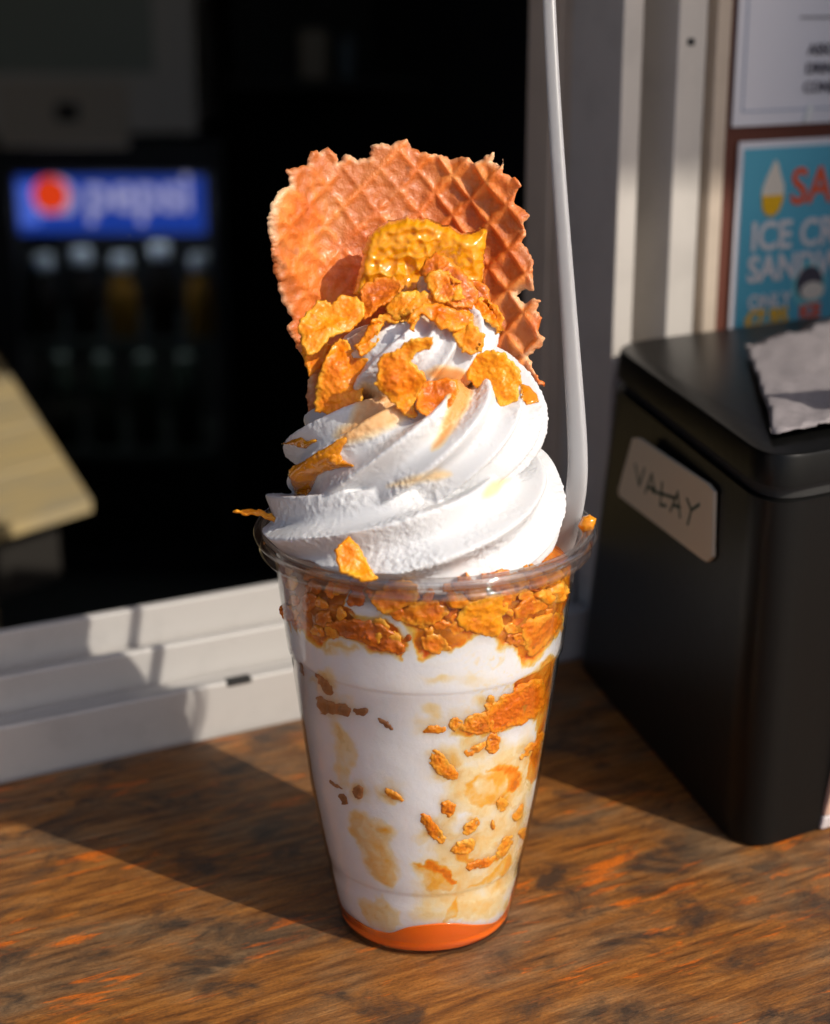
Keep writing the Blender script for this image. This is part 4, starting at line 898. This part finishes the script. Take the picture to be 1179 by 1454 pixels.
# ------------------------------------------------------------------ flakes and crumbs against the inside of the cup
def in_cup(name, px, label, mat, off, thick, seed, group, bumps=None, rough=3.2, dome=3.5, step=1.5, cat='cornflake'):
    def f(p): return on_cup(p, off)
    bl = [(.0006, 240, 'n', 31+seed), (.0003, 480, 'n', 32+seed), (.0002, 1000, 'blister', 33+seed)] if bumps is None else bumps
    o = sheet(name, rough_poly(smooth_poly(px, 1 if cat == 'cornflake' else 2), rough, 8, seed), f, step, thick, dome, mat, bl); tag(o, label, cat, group); return o
WG = 'cornflakes pressed against the cup wall under the rim'
for k, (px, lab, mt) in enumerate([
    ([(655, 385), (690, 330), (750, 310), (800, 300), (850, 300), (842, 340), (820, 380), (825, 420), (800, 460), (740, 450), (690, 430), (665, 410)], 'round golden cornflake pressed flat on the cup wall above the white crest', FLAKE_Y),
    ([(850, 365), (900, 312), (960, 308), (978, 350), (930, 372), (865, 395)], 'pale orange flake at the right of the round golden flake under the rim', CRUMB),
    ([(880, 395), (940, 382), (1010, 360), (1032, 400), (1000, 450), (950, 500), (915, 532), (890, 490), (878, 440)], 'honeyed orange flake reaching down at the right edge of the flake layer', WET),
    ([(350, 320), (390, 280), (440, 250), (525, 258), (528, 330), (480, 350), (430, 372), (395, 372)], 'orange flake right below the flake that hangs over the front rim', WET),
    ([(430, 395), (480, 345), (560, 318), (645, 350), (615, 390), (560, 420), (500, 412)], 'long flake with jagged crest left of the round golden flake', WET),
    ([(520, 460), (600, 428), (642, 480), (632, 512), (560, 512)], 'orange flake at the foot of the white streak in the flake layer', WET),
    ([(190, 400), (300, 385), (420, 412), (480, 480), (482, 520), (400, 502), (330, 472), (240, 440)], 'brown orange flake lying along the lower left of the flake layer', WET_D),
    ([(640, 262), (720, 252), (785, 250), (775, 282), (700, 292), (640, 290)], 'thin flake lying level just under the middle of the rim', WET_D),
    ([(845, 440), (880, 425), (895, 470), (875, 487), (830, 482), (825, 450)], 'small deep orange flake below the pale flake under the rim', WET_D)]):
    in_cup('cornflake', Z3(px), lab, mt, .0009+.0002*(k % 3), .0012, 40+k, WG)
NL_ = ['small and flat at front right under the rim', 'glossy and wide right of the front flat nut under the rim', 'rounded, fourth from the right under the rim', 'tall and pale at the right end under the rim', 'lowest at the right end under the rim', 'farthest left of the nuts under the rim', 'below the leftmost nut under the rim', 'highest of the nuts under the rim at right', 'lying between the lowest and the wide nut at right']
rg = random.Random(5); placed = []; packed = []
for k in range(400):
    x, y = rg.uniform(60, 1020), rg.uniform(215, 500); th_ = (x-540)/480
    top = 262-85*th_*th_; bot = np.interp(x, [60, 180, 300, 400, 480, 560, 640, 700, 800, 900, 1000], [370, 440, 455, 480, 490, 480, 470, 430, 440, 500, 430])
    if not (top < y < bot) or any((x-a)**2+(y-b)**2 < 38**2 for a, b in placed) or (x < 520 and abs(y-(330+(x-250)*.35)) < 24 and x > 240): continue
    placed.append((x, y)); r_ = rg.uniform(20, 44); a0 = rg.uniform(0, 6.3); n_ = rg.randint(6, 9); sq = rg.uniform(.55, .9)
    pl = []
    for j in range(n_):
        t = 2*math.pi*j/n_; q_ = rg.uniform(.75, 1.15)*r_; u_, v_ = q_*math.cos(t), q_*sq*math.sin(t)
        pl.append((x+u_*math.cos(a0)-v_*math.sin(a0), y+u_*math.sin(a0)+v_*math.cos(a0)))
    row = 'upper' if y < top+.36*(bot-top) else 'middle' if y < top+.68*(bot-top) else 'lower'
    packed.append((x, row, ('golden orange', 'toasted', 'amber', 'bright orange')[k % 4], in_cup('cornflake', Z3(pl), 'x', [WET, WET_D, CRUMB, WET][k % 4], rg.uniform(.0010, .0016), .0009, 200+k, 'crushed cornflakes packed under the rim')))
    if len(placed) > 60: break
cnt_ = {}; ORD = ['leftmost', 'second', 'third', 'fourth', 'fifth', 'sixth', 'seventh', 'eighth', 'ninth', 'tenth', 'eleventh', 'twelfth', 'thirteenth']
for x, row, colr, o in sorted(packed, key=lambda q: q[0]):
    i_ = cnt_.get((row, colr), 0); cnt_[(row, colr)] = i_+1
    o['label'] = f'{colr} crushed cornflake, {ORD[i_]} of its colour from left, {row} row under the rim'
for k, (x, y, r1, r2, a) in enumerate([(800, 268, 42, 26, .1), (868, 258, 40, 30, -.2), (935, 250, 38, 34, .3), (990, 235, 40, 42, .2), (1010, 295, 34, 44, .4), (725, 300, 40, 26, 0), (660, 325, 44, 30, .2), (905, 215, 34, 22, -.2), (960, 310, 36, 28, .2)]):
    pl = [(x+r1*math.cos(t)*math.cos(a)-r2*math.sin(t)*math.sin(a), y+r1*math.cos(t)*math.sin(a)+r2*math.sin(t)*math.cos(a)) for t in np.linspace(0, 2*math.pi, 12, endpoint=False)]
    in_cup('candied_nut', Z3(pl), 'syrup coated nut '+NL_[k], SYRUP if k % 2 else CRUMB, .0016, .0040, 60+k, 'syrup coated nuts under the rim', [(.0009, 260, 'n', 5+k), (.0005, 600, 'blister', 6+k)], 3.5, 12, 2., 'nut')
OL = ['tucked against the left end of the large orange chunk', 'round, left of the crumb that touches the large orange chunk', 'small and upright on the upper left corner of the large orange chunk', 'flat, farthest left below the large orange chunk', 'long, slanting down right above the amber ring', 'slanting, left of the rounded crumb under the large orange chunk', 'rounded and upright right under the large orange chunk', 'thin, leaning right near the right wall, lower of two', 'thin, close to the right wall, upper of two', 'round, just under the amber ring', 'rounded, left of the pale spot below the amber ring', 'tiniest, between the pale spot and the right wall', 'tall, near the right wall below the amber ring', 'long, slanting down right beside the white left half', 'wide, under the pale spot', 'flat, lowest of all on the curved amber streak', 'upright at the right end of the curved amber streak', 'clinging to the right side of the pale spot', 'small, touching the right wall level with the pale spot']
BL = ['brown crumb slanting under the moulded ring at upper left', 'largest brown crumb, wide and flat at upper left', 'small brown crumb right of the wide flat brown crumb', 'thin brown sliver farthest right in the upper brown row', 'brown crumb on the far left edge of the cup', 'thin brown sliver at upper left of the lower brown group', 'rounded brown crumb amid the lower brown group', 'small brown crumb hanging lowest in the lower brown group', 'orange brown crumb alone right of the lower brown group']
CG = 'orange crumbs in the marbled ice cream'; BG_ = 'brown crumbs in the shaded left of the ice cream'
for k, pl in enumerate([Z3(p) for p in ([(780, 700), (850, 650), (930, 610), (947, 650), (930, 720), (880, 745), (800, 772), (775, 740)], [(680, 780), (700, 730), (770, 720), (780, 770), (740, 787)], [(635, 740), (672, 733), (682, 770), (640, 782)], [(755, 690), (775, 655), (792, 665), (786, 695), (765, 707)], [(540, 780), (570, 760), (617, 765), (612, 785), (560, 792)])]
        +[Z4(p) for p in ([(570, 130), (590, 108), (630, 150), (657, 185), (642, 212), (600, 190), (575, 165)], [(690, 112), (740, 85), (767, 75), (760, 102), (700, 132)], [(768, 65), (790, 48), (807, 75), (802, 110), (775, 117), (762, 95)], [(878, 132), (898, 97), (925, 85), (918, 110), (900, 128), (885, 142)], [(920, 100), (945, 55), (962, 45), (950, 90), (928, 115)],
            [(798, 290), (815, 274), (837, 290), (827, 317), (805, 320)], [(605, 300), (635, 286), (657, 310), (642, 337), (615, 337)], [(775, 360), (790, 354), (794, 380), (778, 387)], [(850, 340), (875, 310), (892, 298), (887, 340), (860, 360)], [(530, 345), (557, 338), (592, 375), (617, 420), (590, 427), (560, 395)],
            [(640, 450), (690, 418), (717, 430), (712, 460), (660, 472)], [(690, 512), (740, 492), (790, 480), (770, 512), (710, 527)], [(795, 470), (815, 430), (842, 407), (852, 430), (832, 470), (805, 482)], [(680, 380), (725, 345), (735, 370), (715, 400), (690, 405)], [(870, 400), (895, 375), (900, 400), (885, 425)])]):
    cc_ = np.mean(pl, 0); pl = [tuple(cc_+(np.array(q_)-cc_)*1.28) for q_ in pl]
    in_cup('crumb', pl, 'largest orange chunk in the marbled ice cream at the right side of the cup' if k == 0 else 'orange crumb '+OL[k-1], FLAKE if k == 0 else CRUMB, .0012, .0011, 80+k, CG if k else None, [(.0005, 420, 'n', k), (.0003, 900, 'ridge', k+3)], 2.6, 4, 1.3, 'crumb')
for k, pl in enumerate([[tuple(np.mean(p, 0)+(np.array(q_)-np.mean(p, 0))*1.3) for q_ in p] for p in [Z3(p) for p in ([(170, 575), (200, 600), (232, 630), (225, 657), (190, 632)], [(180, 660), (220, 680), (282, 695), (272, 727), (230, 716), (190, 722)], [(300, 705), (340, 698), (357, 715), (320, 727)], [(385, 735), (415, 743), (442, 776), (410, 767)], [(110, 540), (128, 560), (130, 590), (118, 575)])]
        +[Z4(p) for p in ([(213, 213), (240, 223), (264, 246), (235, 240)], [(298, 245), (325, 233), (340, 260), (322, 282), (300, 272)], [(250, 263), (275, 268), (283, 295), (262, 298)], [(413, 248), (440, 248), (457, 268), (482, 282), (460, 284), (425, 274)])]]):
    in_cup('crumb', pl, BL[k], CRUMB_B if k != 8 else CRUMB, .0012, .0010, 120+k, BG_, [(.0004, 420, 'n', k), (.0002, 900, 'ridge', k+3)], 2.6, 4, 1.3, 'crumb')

# ------------------------------------------------------------------ straw
STRAW = pr('translucent_white_plastic', (.60, .59, .60), .22, Subsurface_Weight=.7, Subsurface_Scale=.004)
_t = STRAW.node_tree; _o = [n for n in _t.nodes if n.type == 'OUTPUT_MATERIAL'][0]; _m = _t.nodes.new('ShaderNodeMixShader'); _lw = _t.nodes.new('ShaderNodeLayerWeight'); _lw.inputs[0].default_value = .45; _r = _t.nodes.new('ShaderNodeMapRange'); _r.inputs[1].default_value = 0; _r.inputs[2].default_value = .8; _r.inputs[3].default_value = .40; _r.inputs[4].default_value = .06; _t.links.new(_lw.outputs['Facing'], _r.inputs[0]); _t.links.new(_r.outputs[0], _m.inputs[0]); _b = _t.nodes.new('ShaderNodeBsdfTransparent')
_t.links.new(_t.nodes['Principled BSDF'].outputs[0], _m.inputs[1]); _t.links.new(_b.outputs[0], _m.inputs[2]); _t.links.new(_m.outputs[0], _o.inputs[0])
STRAW.node_tree.nodes['Principled BSDF'].inputs['Subsurface Radius'].default_value = (1, 1, 1)
cl = np.array([(778.5, -60, .060), (779.5, 0, .056), (787, 150, .046), (797, 300, .036), (808, 450, .027), (816, 560, .019), (821, 640, .013), (820, 690, .010), (811, 735, .009), (797, 775, .010), (785, 830, .011)])
wdt = np.array([18.5, 18.5, 19.5, 21, 24, 26.5, 28, 29, 31, 36, 38]); tt_ = np.linspace(0, 1, len(cl)); ti = np.linspace(0, 1, 90)
px = np.column_stack([np.interp(ti, tt_, sm(cl[:, k], 1)) for k in range(3)]); px = np.column_stack([sm(px[:, k], 9) for k in range(3)]); wv = sm(np.interp(ti, tt_, wdt), 9)
d_ = rays(px[:, :2]); P = CAM+d_*((px[:, 2]-CAM[1])/d_[:, 1])[:, None]; dep = (P-CAM)@FW; hw = wv/F_PX*dep/2
tg = np.gradient(P, axis=0); tg /= np.linalg.norm(tg, axis=1)[:, None]; sx_ = np.cross(tg, P-CAM); sx_ /= np.linalg.norm(sx_, axis=1)[:, None]; bk = np.cross(sx_, tg)
flatn = np.interp(ti, [0, .62, .80, 1], [.78, .72, .45, .30]); rings = []; m_ = 28
for sgn, sc_ in ((1, 1.), (-1, .84)):
    for i in (range(90) if sgn > 0 else range(89, -1, -1)):
        a = np.linspace(0, 2*np.pi, m_, endpoint=False); ca, sa = np.cos(a), np.sin(a)
        rings.append(P[i]+sc_*hw[i]*(np.outer(np.sign(ca)*np.abs(ca)**.8, sx_[i])+flatn[i]*np.outer(np.sign(sa)*np.abs(sa)**.8, bk[i])))
V = np.concatenate(rings); nr = len(rings); Fc = [(k*m_+j, k*m_+(j+1) % m_, ((k+1) % nr)*m_+(j+1) % m_, ((k+1) % nr)*m_+j) for k in range(nr) for j in range(m_)]
o = mesh('straw', V, Fc, STRAW); tag(o, 'long translucent white plastic straw standing in the cup right of the swirl', 'straw')
